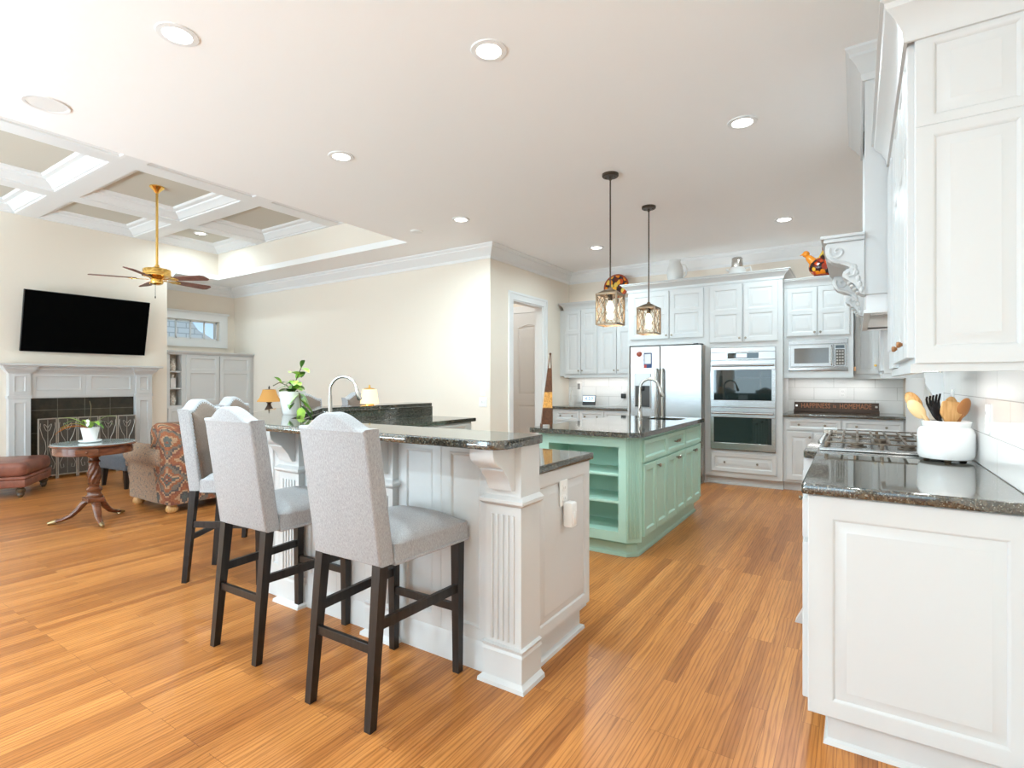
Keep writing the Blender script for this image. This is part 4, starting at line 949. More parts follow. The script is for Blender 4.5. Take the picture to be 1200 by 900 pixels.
single(hole_slab(gct, sk, .878, .914), 'granite_worktop', GRANITE, 'granite worktop with an undermount sink on the green island', 'worktop', (-1.72, 4.5, .878), 'granite worktops')
m = MB(); m.prism(sk, .72, .90); m.bm.faces.ensure_lookup_table()
for f in [f for f in m.bm.faces if f.calc_center_median().z > .89]: m.bm.faces.remove(f)
single(m, 'prep_sink', SINKM, 'small steel undermount sink in the green island worktop', 'sink', (-1.56, 5.14, .72))
def faucet(x, y, z, ang, h, reach, label, lever_side=1):
    t = thing('kitchen_faucet', label, 'faucet', (x, y, z), ang)
    M = frame((x, y, z), ang)       # local +x is the way the spout reaches
    m = MB(M); m.lathe([(0, 0), (.030, 0), (.030, .006), (.022, .012), (.020, .10), (.017, .115), (.0155, h*.62), (.0155, h*.64), (.0125, h*.645), (0, h*.65)], seg=18)
    r = reach/2; n = 14
    path = [(0, 0, h*.6), (0, 0, h-r)] + [(r-r*math.cos(PI*.93*i/n), 0, h-r+r*math.sin(PI*.93*i/n)) for i in range(1, n+1)]
    m.tube(path, .0115, 12); m.build('spout', NICKEL, t)
    e = Vector(path[-1]); d = (e-Vector(path[-2])).normalized()
    m = MB(M); m.tube([e, e+d*.02, e+d*.09, e+d*.10], [.012, .0165, .020, .015], 14); m.build('spray_head', NICKEL, t)
    m = MB(M); m.tube([(0, -lever_side*.018, .085), (0, -lever_side*.04, .09)], .011, 10); m.tube([(0, -lever_side*.04, .09), (.02, -lever_side*.075, .115), (.03, -lever_side*.10, .14)], [.006, .006, .005], 8); m.build('lever', NICKEL, t)
faucet(-1.76, 4.97, .914, R(8), .385, .185, 'brushed nickel gooseneck faucet on the green island')
t = thing('obelisk_lantern', 'tall tapered copper obelisk with an amber band on the left corner of the green island', 'lantern', (-2.085, 3.70, .914), R(35))
M = frame((-2.085, 3.70, .914), R(35))
m = MB(M); rows = []
for r_, z_ in ((.044, .02), (.037, .15), (.030, .28), (.017, .46), (.014, .47)):
    dx = .028*(z_/.47); rows.append([m.v(dx+r_*sx, r_*.8*sy, z_) for sx, sy in ((-1, -1), (1, -1), (1, 1), (-1, 1))])
for p_, q_ in zip(rows, rows[1:]):
    for k in range(4): m.f([p_[k], p_[(k+1) % 4], q_[(k+1) % 4], q_[k]])
m.f(rows[0]); m.f(rows[-1]); m.build('body', OBEL, t, 20)
DCO = mat('dark_copper', (.13, .06, .035), .35, .6)
for sx in (-1, 1):
    for sy in (-1, 1):
        MB(M).tube([(.028+sx*.013, sy*.011, .465), (.033+sx*.004, sy*.003, .575)], .0035, 6).build('finial_rod', DCO, t)
        MB(M).tube([(sx*.038, sy*.03, .024), (sx*.040, sy*.032, 0)], .008, 8).build('foot', DCO, t)
MB(M).ball((.033, 0, .583), .010, 10, 8).build('finial', DCO, t)

# ================================================================== THE RAISED BAR
ZL, ZR = .90, 1.045
def off(d, sm): return [(-1.155, 1.65+d), (sm-1.65-d, 1.65+d), (-4.25+d, sm+4.25-d), (-4.25+d, 4.40)]
O0 = off(0, -1.522); O1 = off(.34, -.95)
bt = O0 + O1[::-1]
single(slab_top(MB(), roundpoly([(-1.135, bt[0][1])]+bt[1:7]+[(-1.135, bt[7][1])], [.06, 0, 0, .02, .02, 0, 0, .01], 5), ZR-.036, ZR), 'granite_bar_top', GRANITE, 'raised granite bar top that wraps round the white peninsula, with the potted plant on it', 'bar top', (-2.4, 1.8, ZR-.036), 'granite worktops')
pn = thing('bar_peninsula', 'white panelled breakfast bar peninsula with fluted posts and corbels', 'peninsula', (-2.0, 2.0, 0))
A = off(.24, -1.10); Bq = off(.32, -1.0)
m = MB(); m.prism([(-1.19, A[0][1])]+A[1:]+[(p[0], min(p[1], 4.38)) for p in Bq[::-1][:-1]]+[(-1.19, Bq[0][1])], 0, ZR-.036); m.build('pony_wall', WHITE, pn)
# raised panels on the front of the bar, fluted posts with corbels
PX = [-1.155, -1.893, -2.634]
def front_panels(M, x0, x1, n):
    w = (x1-x0)/n
    for i in range(n):
        m = MB(M); m.panel(x0+i*w, x0+(i+1)*w, .13, ZR-.037, -.015, .002, (.05, .05, .05, .05), 'bead'); m.build('raised_panel', WHITE, pn)
Mf = frame((0, A[0][1], 0))
front_panels(Mf, PX[1], PX[0]-.18, 2); front_panels(Mf, PX[2], PX[1]-.18, 2); front_panels(Mf, A[1][0], PX[2]-.18, 1)
Md_ = frame((A[2][0], A[2][1], 0), R(-45)); ld_ = (Vector(A[1])-Vector(A[2])).length
front_panels(Md_, .01, ld_-.01, 3)
Mw = frame((A[3][0], A[3][1], 0), R(-90)); front_panels(Mw, 0.01, A[3][1]-A[2][1]-.01, 4)
m = MB()
path = [(PX[0]+.0, A[0][1]), A[1], A[2], A[3]]
m.sweep(path[::-1], [(0, 0), (.018, 0), (.018, .11), (.010, .13), (0, .135)]); m.build('baseboard', WHITE, pn)
def post(M, flat_side=True):
    """fluted post with plinth, cap and corbel: local x 0..-.178, front towards -y"""
    m = MB(M); m.box(-.178, 0, -.05, .10, .0, ZR-.037); 
    m.box(-.186, .008, -.058, .10, 0, .135); m.sweep([(-.186, .10), (-.186, -.058), (.008, -.058), (.008, .10)], [(0, 0), (.020, 0), (.018, .016), (.006, .024), (0, .03)])
    m.sweep([(-.178, .10), (-.178, -.05), (0, -.05), (0, .10)], [(0, .135), (.012, .137), (.008, .150), (.014, .165), (0, .17)])
    m.sweep([(-.178, .10), (-.178, -.05), (0, -.05), (0, .10)], [(0, .752), (.010, .755), (.022, .768), (.022, .780), (.008, .79), (0, .795)])
    for q in range(5): m.box(-.152+q*.0265, -.138+q*.0265, -.057, -.048, .185, .715, .003)
    p = m.build('fluted_post', WHITE, pn)
    m = MB(M); pr = [(-.045, ZR-.037), (-.205, ZR-.037), (-.207, ZR-.06), (-.200, ZR-.085), (-.180, ZR-.105), (-.150, ZR-.118), (-.132, ZR-.125), (-.136, ZR-.132), (-.118, ZR-.15), (-.092, ZR-.175), (-.078, ZR-.205), (-.074, ZR-.222), (-.045, ZR-.225)]
    m.prism(pr, -.148, -.030, .004, axis='x'); m.build('corbel', WHITE, p)
for px in PX: post(frame((px, A[0][1], 0)))
# lower cabinets inside the bar
Lf = Bq
m = MB(); inner = [(-1.19, Bq[0][1]), Bq[1], Bq[2], (Bq[3][0], 4.38), (-3.36, 4.38), (-3.36, 3.23), (-2.67, 2.54), (-1.19, 2.54)]
m.prism(inner, .10, ZL-.037); m.build('cabinet_body', WHITE, pn)
tk = [(-1.20, Bq[0][1]), Bq[1], Bq[2], (Bq[3][0], 4.36), (-3.42, 4.36), (-3.42, 3.20), (-2.64, 2.48), (-1.20, 2.48)]
m = MB(); m.prism(tk, 0, .10); m.sweep([(-1.20, 1.99), (-1.20, 2.48), (-2.64, 2.48)], [(0, 0), (.020, 0), (.018, .016), (.006, .022), (0, .026)]); m.build('toe_kick', WHITE, pn)
Me = frame((-1.19, Bq[0][1]+.02, 0), R(90)); wE = 2.54-Bq[0][1]-.02
MB(Me).panel(0, wE, .125, ZL-.037, -.018, 0, (.035, .045, .05, .06), 'raised').build('end_panel', WHITE, pn)
Mk = frame((-3.36, 3.30, 0), R(90))
for i in range(2):
    o = MB(Mk).panel(.03+i*.5, .50+i*.5, .71, .85, -.018, 0, .03, 'flat').build('drawer', WHITE, pn); knob(o, Mk, .265+i*.5, .78, y=-.018)
    door(pn, Mk, .03+i*.5, .50+i*.5, .13, .69, [(.06+i*.5, .64)])
lo = [(-1.165, Bq[0][1]+.012), (Bq[1][0]+.005, Bq[1][1]+.012), (Bq[2][0]+.012, Bq[2][1]+.005), (Bq[3][0]+.012, 4.42), (-3.33, 4.42), (-3.33, 3.25), (-2.655, 2.575), (-1.165, 2.575)]
single(slab_top(MB(), lo, ZL-.036, ZL), 'granite_worktop', GRANITE, 'lower granite worktop inside the bar, one step below the raised bar top', 'worktop', (-2.4, 2.3, ZL-.036), 'granite worktops')
bs = MB(); i0, i1 = off(.321, -.998), off(.337, -.972)
bs.prism([(-1.165, i0[0][1]), i0[1], i0[2], (i0[3][0], 4.40), (i1[3][0], 4.40), i1[2], i1[1], (-1.165, i1[0][1])], ZL+.0005, ZR-.037)
single(bs, 'granite_backsplash', GRANITE, 'low dark granite backsplash rising from the lower counter to the raised bar', 'backsplash', (-2.4, 2.0, ZL), None)
faucet(-3.49, 2.72, ZL, R(22), .415, .225, 'brushed nickel gooseneck faucet inside the bar behind the potted plant')
o_ = plate((-1.171, 2.24, .745), R(90), 'white double outlet plate on the end panel of the bar', 'outlet', w=.075, h=.12)
t = thing('plug_in_light', 'white plug-in night light in the outlet on the bar end panel', 'night light', (-1.15, 2.25, .70))
m = MB(); m.box(-1.165, -1.115, 2.225, 2.285, .585, .705, .012); m.build('housing', PLASTW, t)
m = MB(); m.box(-1.117, -1.112, 2.238, 2.272, .60, .66, .002); m.build('lens', CERAM, t)
# switch plates on the living room wall
plate((-3.975, YN, 1.16), 0, 'single white switch plate, upper of the two beside the doorway corner', 'switch', .075, .12, 'switch', name='light_switch')
plate((-3.97, YN, 1.02), 0, 'double white switch plate, lower of the two beside the doorway corner', 'switch', .12, .12, 'switch', name='light_switch')

# --- potted plant and the little lit lamp on the bar top
def leaf(mb, base, tip, w, droop=.03, n=8, fold=.15):
    B = Vector(base); T = Vector(tip); d = T-B; side = d.cross(Vector((0, 0, 1)))
    side = side.normalized() if side.length > 1e-4 else Vector((1, 0, 0)); up = side.cross(d).normalized()
    rows = []
    for i in range(n+1):
        u = i/n; c = B+d*u+Vector((0, 0, droop*4*u*(1-u))); ww_ = w*math.sin(PI*min(1, u*.92+.04))**.8*(1-.25*u) if i < n else .0005
        rows.append([mb.v(*(c-side*ww_+up*ww_*fold)), mb.v(*c), mb.v(*(c+side*ww_+up*ww_*fold))])
    for a, b in zip(rows, rows[1:]):
        for k in range(2): mb.f([a[k], a[k+1], b[k+1], b[k]])
px, py = -3.33, 2.275
t = thing('potted_plant', 'green trailing houseplant in a tall white pot on the bar top', 'plant', (px, py, ZR))
m = MB(); m.lathe([(0, .002), (.060, 0), (.066, .01), (.088, .155), (.090, .160), (.084, .160), (.078, .135), (0, .130)], (px, py, ZR), 32); m.build('pot', CERAM, t)
m = MB(); m.lathe([(0, .1305), (.078, .1355)], (px, py, ZR), 20); m.build('soil', STEM, t)
st = [((px, py, ZR+.13), (px+.02, py, ZR+.20), (px+.05, py+.01, ZR+.27), (px+.075, py+.02, ZR+.33)), ((px, py, ZR+.13), (px+.03, py-.02, ZR+.19), (px+.06, py-.03, ZR+.24)), ((px, py, ZR+.13), (px-.04, py-.01, ZR+.20), (px-.10, py-.03, ZR+.225), (px-.15, py-.05, ZR+.20)), ((px, py, ZR+.13), (px+.06, py+.0, ZR+.165), (px+.10, py-.01, ZR+.14), (px+.125, py-.02, ZR+.05))]
m = MB()
for s in st: m.tube(s, .0035, 6)
m.build('stems', STEM, t)
rnd = random.Random(4)
lv = []
for s, cnt, wd, ln in ((st[0], 8, .036, .095), (st[1], 7, .038, .10), (st[3], 7, .036, .12), (st[2], 1, .022, .08)):
    for i in range(cnt):
        u = (i+.6)/cnt; k = min(len(s)-2, int(u*(len(s)-1))); f_ = u*(len(s)-1)-k
        p = Vector(s[k]).lerp(Vector(s[k+1]), f_); a = rnd.uniform(-PI, PI)
        dz = rnd.uniform(-.5, .5) if s is not st[3] else -1.1
        d = Vector((math.cos(a)*.9, math.sin(a)*.9, dz)).normalized()*ln*rnd.uniform(.8, 1.2)
        lv.append((p, p+d, wd*rnd.uniform(.8, 1.15)))
lv += [(Vector(st[3][-1]), Vector(st[3][-1])+Vector((.02, -.01, -.10)), .032), (Vector(st[0][-1]), Vector(st[0][-1])+Vector((.03, .0, .05)), .022)]
for a_ in range(6):
    p = Vector((px, py, ZR+.15)); an = a_*1.05+.3
    lv.append((p, p+Vector((math.cos(an)*.075, math.sin(an)*.09, rnd.uniform(-.005, .07))), .038))
for i, (a, b, wd) in enumerate(lv):
    m = MB(); leaf(m, a, b, wd, .012); m.build('leaf', LEAF if i % 3 else LEAFD, t)
lx, ly = -4.09, 3.66
t = thing('table_lamp', 'small lit lamp with a pleated cream shade on the far bar top', 'lamp', (lx, ly, ZR))
MB().lathe([(0, 0), (.045, 0), (.045, .008), (.02, .018), (.012, .03), (.012, .05), (0, .05)], (lx, ly, ZR), 20).build('base', BRASS, t)
m = MB(); m.lathe([(.092, .012), (.070, .155), (.068, .155), (.089, .012)], (lx, ly, ZR), 28); m.build('lamp_shade', GLOW, t)
m = MB(); m.lathe([(.066, .155), (.04, .168), (.012, .172), (.006, .20), (0, .20)], (lx, ly, ZR), 20); m.lathe([(.01, 0), (.01, .16)], (lx, ly, ZR), 8); m.build('finial', BRASS, t)
l = bpy.data.lights.new('lamp_bulb', 'POINT'); l.energy = 2; l.color = (1, .72, .38); l.shadow_soft_size = .02
o = bpy.data.objects.new('lamp_bulb', l); C.objects.link(o); o.location = (lx, ly, ZR+.08)

# ================================================================== BAR STOOLS
def stool(loc, rz, label):
    """local: +y is the way the sitter faces; width in x"""
    t = thing('bar_stool', label, 'bar stool', loc, rz, 'grey upholstered bar stools'); M = frame(loc, rz)
    W2 = .187
    # seat: crowned cushion
    m = MB(M); nx, ny = 12, 14; y0, y1 = -.140, .275; zb_ = .575
    fl = lambda v: 1+.17*v
    def zt(u, v): 
        e = (1-(2*u-1)**6)*(1-(2*v-1)**8)
        return .655+.035*e+.030*(1-(2*u-1)**2)*(1-(2*v-1)**2)*e
    inset = .0
    grid = [[m.v((-W2+2*W2*i/nx)*fl(j/ny), y0+(y1-y0)*j/ny, zt(i/nx, j/ny)) for i in range(nx+1)] for j in range(ny+1)]
    for j in range(ny):
        for i in range(nx): m.f([grid[j][i], grid[j][i+1], grid[j+1][i+1], grid[j+1][i]])
    rim = [grid[0][i] for i in range(nx+1)]+[grid[j][nx] for j in range(1, ny+1)]+[grid[ny][i] for i in range(nx-1, -1, -1)]+[grid[j][0] for j in range(ny-1, 0, -1)]
    mid = [m.v(*((M.inverted() @ r.co)*1.0).xy, .645) for r in rim]
    mid = mid; bot = [m.v(*(M.inverted() @ r.co).xy, zb_) for r in rim]
    n = len(rim)
    for a, b in ((rim, mid), (mid, bot)):
        for i in range(n): m.f([a[i], a[(i+1) % n], b[(i+1) % n], b[i]])
    m.f(bot)
    m.build('seat', LINEN, t, 60)
    m = MB(M); m.sweep([(-W2, y0), (-W2*1.17, y1), (W2*1.17, y1), (W2, y0)], [(0, .575), (-.004, .575), (-.006, .580), (-.004, .586), (0, .586)]); m.build('piping', LINEN, t)
    # backrest with a camel top, raked
    def outline(k=0.0):
        pts = [(-W2+k, .585+k)]
        top = lambda x: 1.100+.058*max(0, math.cos(min(1, abs(x)/.140)*PI/2))**1.3
        pts += [(-W2+k+.002, 1.08-k)]
        for i in range(25):
            x = -W2+k+(2*W2-2*k)*i/24; pts.append((x, top(x)-k))
        pts += [(W2-k-.002, 1.08-k), (W2-k, .585+k)]
        return pts
    rake = lambda z: .075-.03*((z-.585)/.52)-.05*max(0, (z-.585)/.52)**2
    m = MB(M); loops = []
    for y, k in ((-.290, .010), (-.284, .002), (-.278, 0), (-.222, 0), (-.216, .002), (-.212, .008)):
        loops.append([m.v(x, y+rake(z), z) for x, z in outline(k)])
    n = len(loops[0])
    for a, b in zip(loops, loops[1:]):
        for i in range(n): m.f([a[i], a[(i+1) % n], b[(i+1) % n], b[i]])
    for lp in (loops[0], loops[-1]):
        # fill with strips so that the rake curve shows
        h = n//2
        for i in range(h-1 if n % 2 == 0 else h): 
            a, b, c_, d = lp[i], lp[i+1], lp[n-2-i], lp[n-1-i]
            q = []
            for vv in (a, b, c_, d):
                if vv not in q: q.append(vv)
            if len(q) > 2: m.f(q)
    m.build('backrest', LINEN, t, 45)
    m = MB(M); o1 = [m.v(x, -.213+rake(z), z) for x, z in outline(.026)]; o2 = [m.v(x, -.202+rake(z), z) for x, z in outline(.034)]; o3 = [m.v(x, -.192+rake(z), z) for x, z in outline(.07)]
    for a, b in ((o1, o2), (o2, o3)):
        for i in range(n): m.f([a[i], a[(i+1) % n], b[(i+1) % n], b[i]])
    h = n//2
    for lp in (o3, o1):
        for i in range(h):
            q = []
            for vv in (lp[i], lp[i+1], lp[n-2-i], lp[n-1-i]):
                if vv not in q: q.append(vv)
            if len(q) > 2: m.f(q)
    m.build('back_cushion', TAUPEF, t, 60, label='taupe inner back panel')
    m = MB(M); o = outline(.022); L_ = 0
    pts3 = [Vector((x, -.212+rake(z), z)) for x, z in o]
    acc = 0.0
    for a, b in zip(pts3, pts3[1:]):
        sl = (b-a).length; s_ = .0
        while acc < sl:
            p = a.lerp(b, acc/sl); m.ball(p, (.0055, .004, .0055), 6, 4); acc += .024
        acc -= sl
    m.build('nailhead_trim', KNOB, t, kind='stuff')
    def leg(x0, y0_, x1, y1_, zt_, a=.021, b=.016):
        mm = MB(M); lo_ = [mm.v(x1+sx*b, y1_+sy*b, 0) for sx, sy in ((-1, -1), (1, -1), (1, 1), (-1, 1))]; hi_ = [mm.v(x0+sx*a, y0_+sy*a, zt_) for sx, sy in ((-1, -1), (1, -1), (1, 1), (-1, 1))]
        for i in range(4): mm.f([lo_[i], lo_[(i+1) % 4], hi_[(i+1) % 4], hi_[i]])
        mm.f(lo_); mm.f(hi_); mm.build('leg', ESPRESSO, t)
    for s in (-1, 1):
        leg(s*.162, -.190, s*.168, -.245, .59); leg(s*.192, .238, s*.192, .240, .578)
    m = MB(M); m.box(-.155, .155, -.228, -.210, .265, .300, .002); m.build('stretcher', ESPRESSO, t)
    m = MB(M); m.box(-.175, .175, .228, .246, .265, .300, .002); m.build('stretcher', ESPRESSO, t)
    for s in (-1, 1): m = MB(M); m.prism([(s*.166-.009, -.205), (s*.166+.009, -.205), (s*.190+.009, .225), (s*.190-.009, .225)], .350, .388); m.build('stretcher', ESPRESSO, t)
    return t
s0 = stool((-1.657, 1.574, 0), R(1.0), 'grey bar stool nearest the camera, pulled up to the front of the bar')
dup(s0, (-2.437, 1.608, 0), R(1.5), 'grey bar stool at the front of the bar, second from the camera')
dup(s0, (-3.455, 1.954, 0), R(-57), 'bar stool at the angled bar corner showing its taupe front, beside the armchair')
dup(s0, (-3.915, 2.43, 0), R(-57), 'bar stool behind the second and third stools, only its nailheaded top showing')
dup(s0, (-4.52, 3.40, 0), R(-90), 'taupe stool back peeping over the far bar top behind the potted plant')
dup(s0, (-4.52, 4.08, 0), R(-90), 'taupe stool back peeping over the far bar top behind the small lit lamp')

# ================================================================== LIVING ROOM
fp = thing('fireplace_mantel', 'white panelled fireplace mantel on the wall under the television', 'fireplace', (-9.0, 2.93, 0))
y0, y1 = 2.12, 3.74; lw = .215; xl = XW+.085
def MX(x): return frame((x, 0, 0), R(90))      # local x -> world y, front towards +x
for ya in (y0, y1-lw):
    m = MB(); m.box(XW, xl, ya, ya+lw, 0, 1.06); m.box(XW, xl+.012, ya-.008, ya+lw+.008, 0, .16); m.box(XW, xl+.015, ya-.01, ya+lw+.01, 1.06, 1.10)
    p = m.build('pilaster', WHITE, fp)
    MB(MX(xl)).panel(ya, ya+lw, .16, 1.06, -.012, 0.001, .045, 'bead').build('leg_panel', WHITE, p)
    m = MB(); m.box(XW, xl+.004, ya, ya+lw, 1.10, 1.40); m.build('frieze_block', WHITE, p)
    MB(MX(xl+.004)).panel(ya, ya+lw, 1.10, 1.40, -.012, 0.001, .045, 'bead').build('block_panel', WHITE, p)
m = MB(); m.box(XW, xl-.03, y0+lw, y1-lw, 1.06, 1.40); m.build('lintel', WHITE, fp)
mid = (y0+y1)/2
for a, b in ((y0+lw, mid), (mid, y1-lw)): MB(MX(xl-.03)).panel(a, b, 1.07, 1.40, -.012, .001, (.05, .05, .09, .04), 'bead').build('lintel_panel', WHITE, fp)
m = MB()
for ya, yb_, xx in ((y0, y0+lw, xl+.016), (y0+lw, y1-lw, xl-.018), (y1-lw, y1, xl+.016)):
    m.sweep([(XW, yb_+.0), (xx, yb_+.0), (xx, ya), (XW, ya)][::-1], [(0, 1.38), (.008, 1.385), (.014, 1.40), (.03, 1.415), (.05, 1.44), (.052, 1.455), (.066, 1.46), (.066, 1.48), (0, 1.48)])
m.build('bed_moulding', WHITE, fp, 25)
m = MB(); m.box(XW, xl+.125, y0-.11, y1+.11, 1.48, 1.51, .006); m.build('mantel_shelf', WHITE, fp)
t = MB(); t.box(XW, XW+.02, y0+lw, FY0, 0, 1.06); t.box(XW, XW+.02, FY1, y1-lw, 0, 1.06); t.box(XW, XW+.02, FY0, FY1, FZ, 1.06)
t.build('tile_surround', SLATET, fp)
# fire screen
fs = thing('fire_screen', 'five panel wrought iron fire screen with scrollwork in front of the fireplace', 'fire screen', (-8.86, 2.9, 0))
pts = [(-8.80, 2.36), (-8.87, 2.58), (-8.875, 2.80), (-8.875, 3.04), (-8.87, 3.26), (-8.83, 3.48)]
for (xa, ya), (xb, yb_) in zip(pts, pts[1:]):
    ln = math.hypot(xb-xa, yb_-ya); Mp = frame((xa, ya, 0), math.atan2(yb_-ya, xb-xa)); e = .012; H_ = .80
    m = MB(Mp); m.box(.004, .016, -.006, .006, 0, H_); m.box(ln-.016, ln-.004, -.006, .006, 0, H_); m.box(.016, ln-.016, -.006, .006, H_-.014, H_); m.box(.016, ln-.016, -.006, .006, .04, .054)
    p = m.build('panel_frame', IRON, fs)
    MB(Mp).box(.016, ln-.016, .002, .004, .054, H_-.014).build('mesh', MESHM, p)
    m = MB(Mp); c = ln/2; m.tube([(c, -.004, .06), (c, -.004, H_-.02)], .0035, 5)
    for s in (-1, 1):
        m.tube([(c+s*(.005+.035*(1-math.cos(a))*.5+.02*math.sin(a)*(1-a/7)), -.005, .68+.045*math.sin(a*.9)) for a in [i*.35 for i in range(16)]], .0035, 5)
        m.tube([(c+s*.085, -.005, .74), (c+s*.09, -.005, .68), (c+s*.06, -.005, .56), (c+s*.03, -.005, .50), (c+s*.02, -.005, .40), (c+s*.05, -.005, .28), (c+s*.085, -.005, .20), (c+s*.07, -.005, .13), (c+s*.04, -.005, .14), (c+s*.045, -.005, .18)], .0035, 5)
    m.build('scrollwork', IRON, p)
# television
Mt = frame((-8.895, 2.945, 2.06), R(90)) @ Matrix.Rotation(R(13), 4, 'X')
tv = thing('television', 'large black flat screen television tilted on the wall above the mantel', 'television', (-8.95, 2.945, 1.68))
m = MB(Mt); m.box(-.71, .71, 0, .04, -.40, .40, .004); m.build('bezel', BLACK, tv)
m = MB(Mt); m.box(-.703, .703, -.004, .001, -.39, .393); m.build('screen', SCREEN, tv)
m = MB(); m.box(XW, -8.99, 2.75, 3.15, 1.85, 2.25); m.box(-8.99, -8.955, 2.80, 2.84, 1.95, 2.2); m.box(-8.99, -8.955, 3.06, 3.10, 1.95, 2.2); m.build('wall_mount', BLACK, tv)
text('· · ·', .02, Mt @ Matrix.Translation((0, -.005, -.395)) @ Matrix.Rotation(PI/2, 4, 'X'), 'status_marks', mat('dim_red', (.12, .03, .03), .5), tv)
# built-in bookcase
bc = thing('built_in_bookcase', 'white built-in cabinet with a narrow open shelf column beside the fireplace wall', 'bookcase', (-9.05, 4.7, 0))
m = MB(); xb0, xb1 = -9.70, -9.07
m.box(xb0, xb1, 3.992, 4.04, 0, 1.74); m.box(xb0, xb1, 4.215, 4.25, 0, 1.74); m.box(xb0, xb1, 4.25, 5.418, 0, 1.74); m.box(xb0, xb1, 4.04, 4.215, 1.715, 1.74); m.box(xb0, xb1, 4.04, 4.215, 0, .90); m.box(xb0, xb1-.20, 4.04, 4.215, .9, 1.715)
m.build('body', WHITE, bc)
m = MB(); m.box(xb1-.20, xb1-.192, 4.042, 4.213, .902, 1.713); m.build('niche_back', SHELFIN, bc)
for z in (1.16, 1.43): m = MB(); m.box(xb1-.192, xb1-.01, 4.042, 4.213, z, z+.018); m.build('shelf', WHITE, bc)
m = MB(); m.sweep([(xb1, 3.992), (xb1, 5.418)], [(0, 1.72), (.010, 1.725), (.02, 1.745), (.04, 1.755), (.045, 1.775), (0, 1.775)]); m.box(xb0, xb1, 3.992, 5.418, 1.74, 1.775); m.build('cornice', WHITE, bc)
Mb = MX(xb1)
for a, b in ((4.28, 4.80), (4.815, 5.36)):
    m = MB(Mb); m.panel(a, b, .92, 1.45, -.018, 0, (.06, .06, .06, .03), 'flat'); m.panel(a, b, 1.45, 1.71, -.018, 0, (.06, .06, .03, .05), 'flat'); m.build('door', WHITE, bc)
for a, b in ((4.01, 4.27), (4.28, 4.80), (4.815, 5.36)): door(bc, Mb, a, b, .12, .86, [(b-.04, .80)], fr=.05, th=.018, style='flat')
def figur(z, label, kind, name, cat, m_, y=4.115):
    x = -9.16; m = MB()
    if kind == 'vase': m.lathe([(0, 0), (.032, 0), (.036, .01), (.052, .06), (.05, .11), (.03, .15), (.022, .175), (.034, .20), (.030, .20), (.016, .17), (0, .165)], (x, y, z), 20)
    else: m.box(x-.035, x+.035, y-.04, y+.04, z, z+.16, .008); m.lathe([(.018, .16), (.018, .19), (.026, .20), (.026, .215), (0, .215)], (x, y, z), 14)
    single(m, name, m_, label, cat, (x, y, z))
figur(1.448, 'floral porcelain vase on the top shelf of the white bookcase', 'vase', 'porcelain_vase', 'vase', FLORAL)
figur(1.178, 'square white bottle on the middle shelf of the white bookcase', 'bottle', 'square_bottle', 'bottle', BISQ)
figur(.90, 'floral porcelain vase on the lowest open shelf of the white bookcase', 'vase', 'porcelain_vase', 'vase', FLORAL)

# ceiling fan
fx, fy = -6.866, 2.92
fn = thing('ceiling_fan', 'polished brass ceiling fan with five brown wooden blades on a long rod', 'ceiling fan', (fx, fy, ZT))
MB().lathe([(0, 0), (.075, 0), (.078, -.012), (.06, -.03), (.035, -.055), (.022, -.075), (0, -.075)], (fx, fy, ZT), 28).build('canopy', BRASS, fn)
m = MB(); m.tube([(fx, fy, ZT-.06), (fx, fy, 2.62)], .0135, 12); m.lathe([(.02, 2.60), (.026, 2.62), (.02, 2.645), (0, 2.645)], (fx, fy, 0), 16); m.build('rod', BRASS, fn)
MB().lathe([(0, 2.62), (.04, 2.615), (.06, 2.60), (.135, 2.59), (.142, 2.58), (.142, 2.53), (.15, 2.52), (.15, 2.51), (.09, 2.50), (.06, 2.47), (.065, 2.45), (.06, 2.425), (.035, 2.41), (0, 2.405)], (fx, fy, 0), 36).build('motor_housing', BRASS, fn)
for k in range(5):
    a = R(97.1+72*k); Mk_ = frame((fx, fy, 2.475), a) @ Matrix.Rotation(R(-13), 4, 'X')
    m = MB(Mk_); m.prism(roundpoly([(.20, -.045), (.60, -.068), (.64, -.045), (.64, .045), (.60, .068), (.20, .045)], [.015, .03, .02, .02, .03, .015], 4), -.004, .004, .001); b_ = m.build('blade', BLADE, fn)
    m = MB(Mk_); m.prism([(.08, -.014), (.15, -.012), (.20, -.04), (.26, -.028), (.28, 0), (.26, .028), (.20, .04), (.15, .012), (.08, .014)], -.010, -.004, .001); m.ball((.24, .018, -.012), .006, 8, 5); m.ball((.24, -.018, -.012), .006, 8, 5); m.build('blade_bracket', BRASS, b_)
m = MB(); m.tube([(fx+.03, fy-.03, 2.42), (fx+.03, fy-.03, 2.27)], .0018, 5); m.lathe([(0, 0), (.006, .006), (.006, .022), (0, .03)], (fx+.03, fy-.03, 2.245), 8); m.build('pull_chain', BRONZE, fn)

# armchair (faces the fireplace, its side towards us)
ax, ay = -5.965, 2.87
ac = thing('armchair', 'kilim patterned rolled arm armchair with its back towards the bar', 'armchair', (ax, ay, 0), R(-90)); M = frame((ax, ay, 0), R(-90))
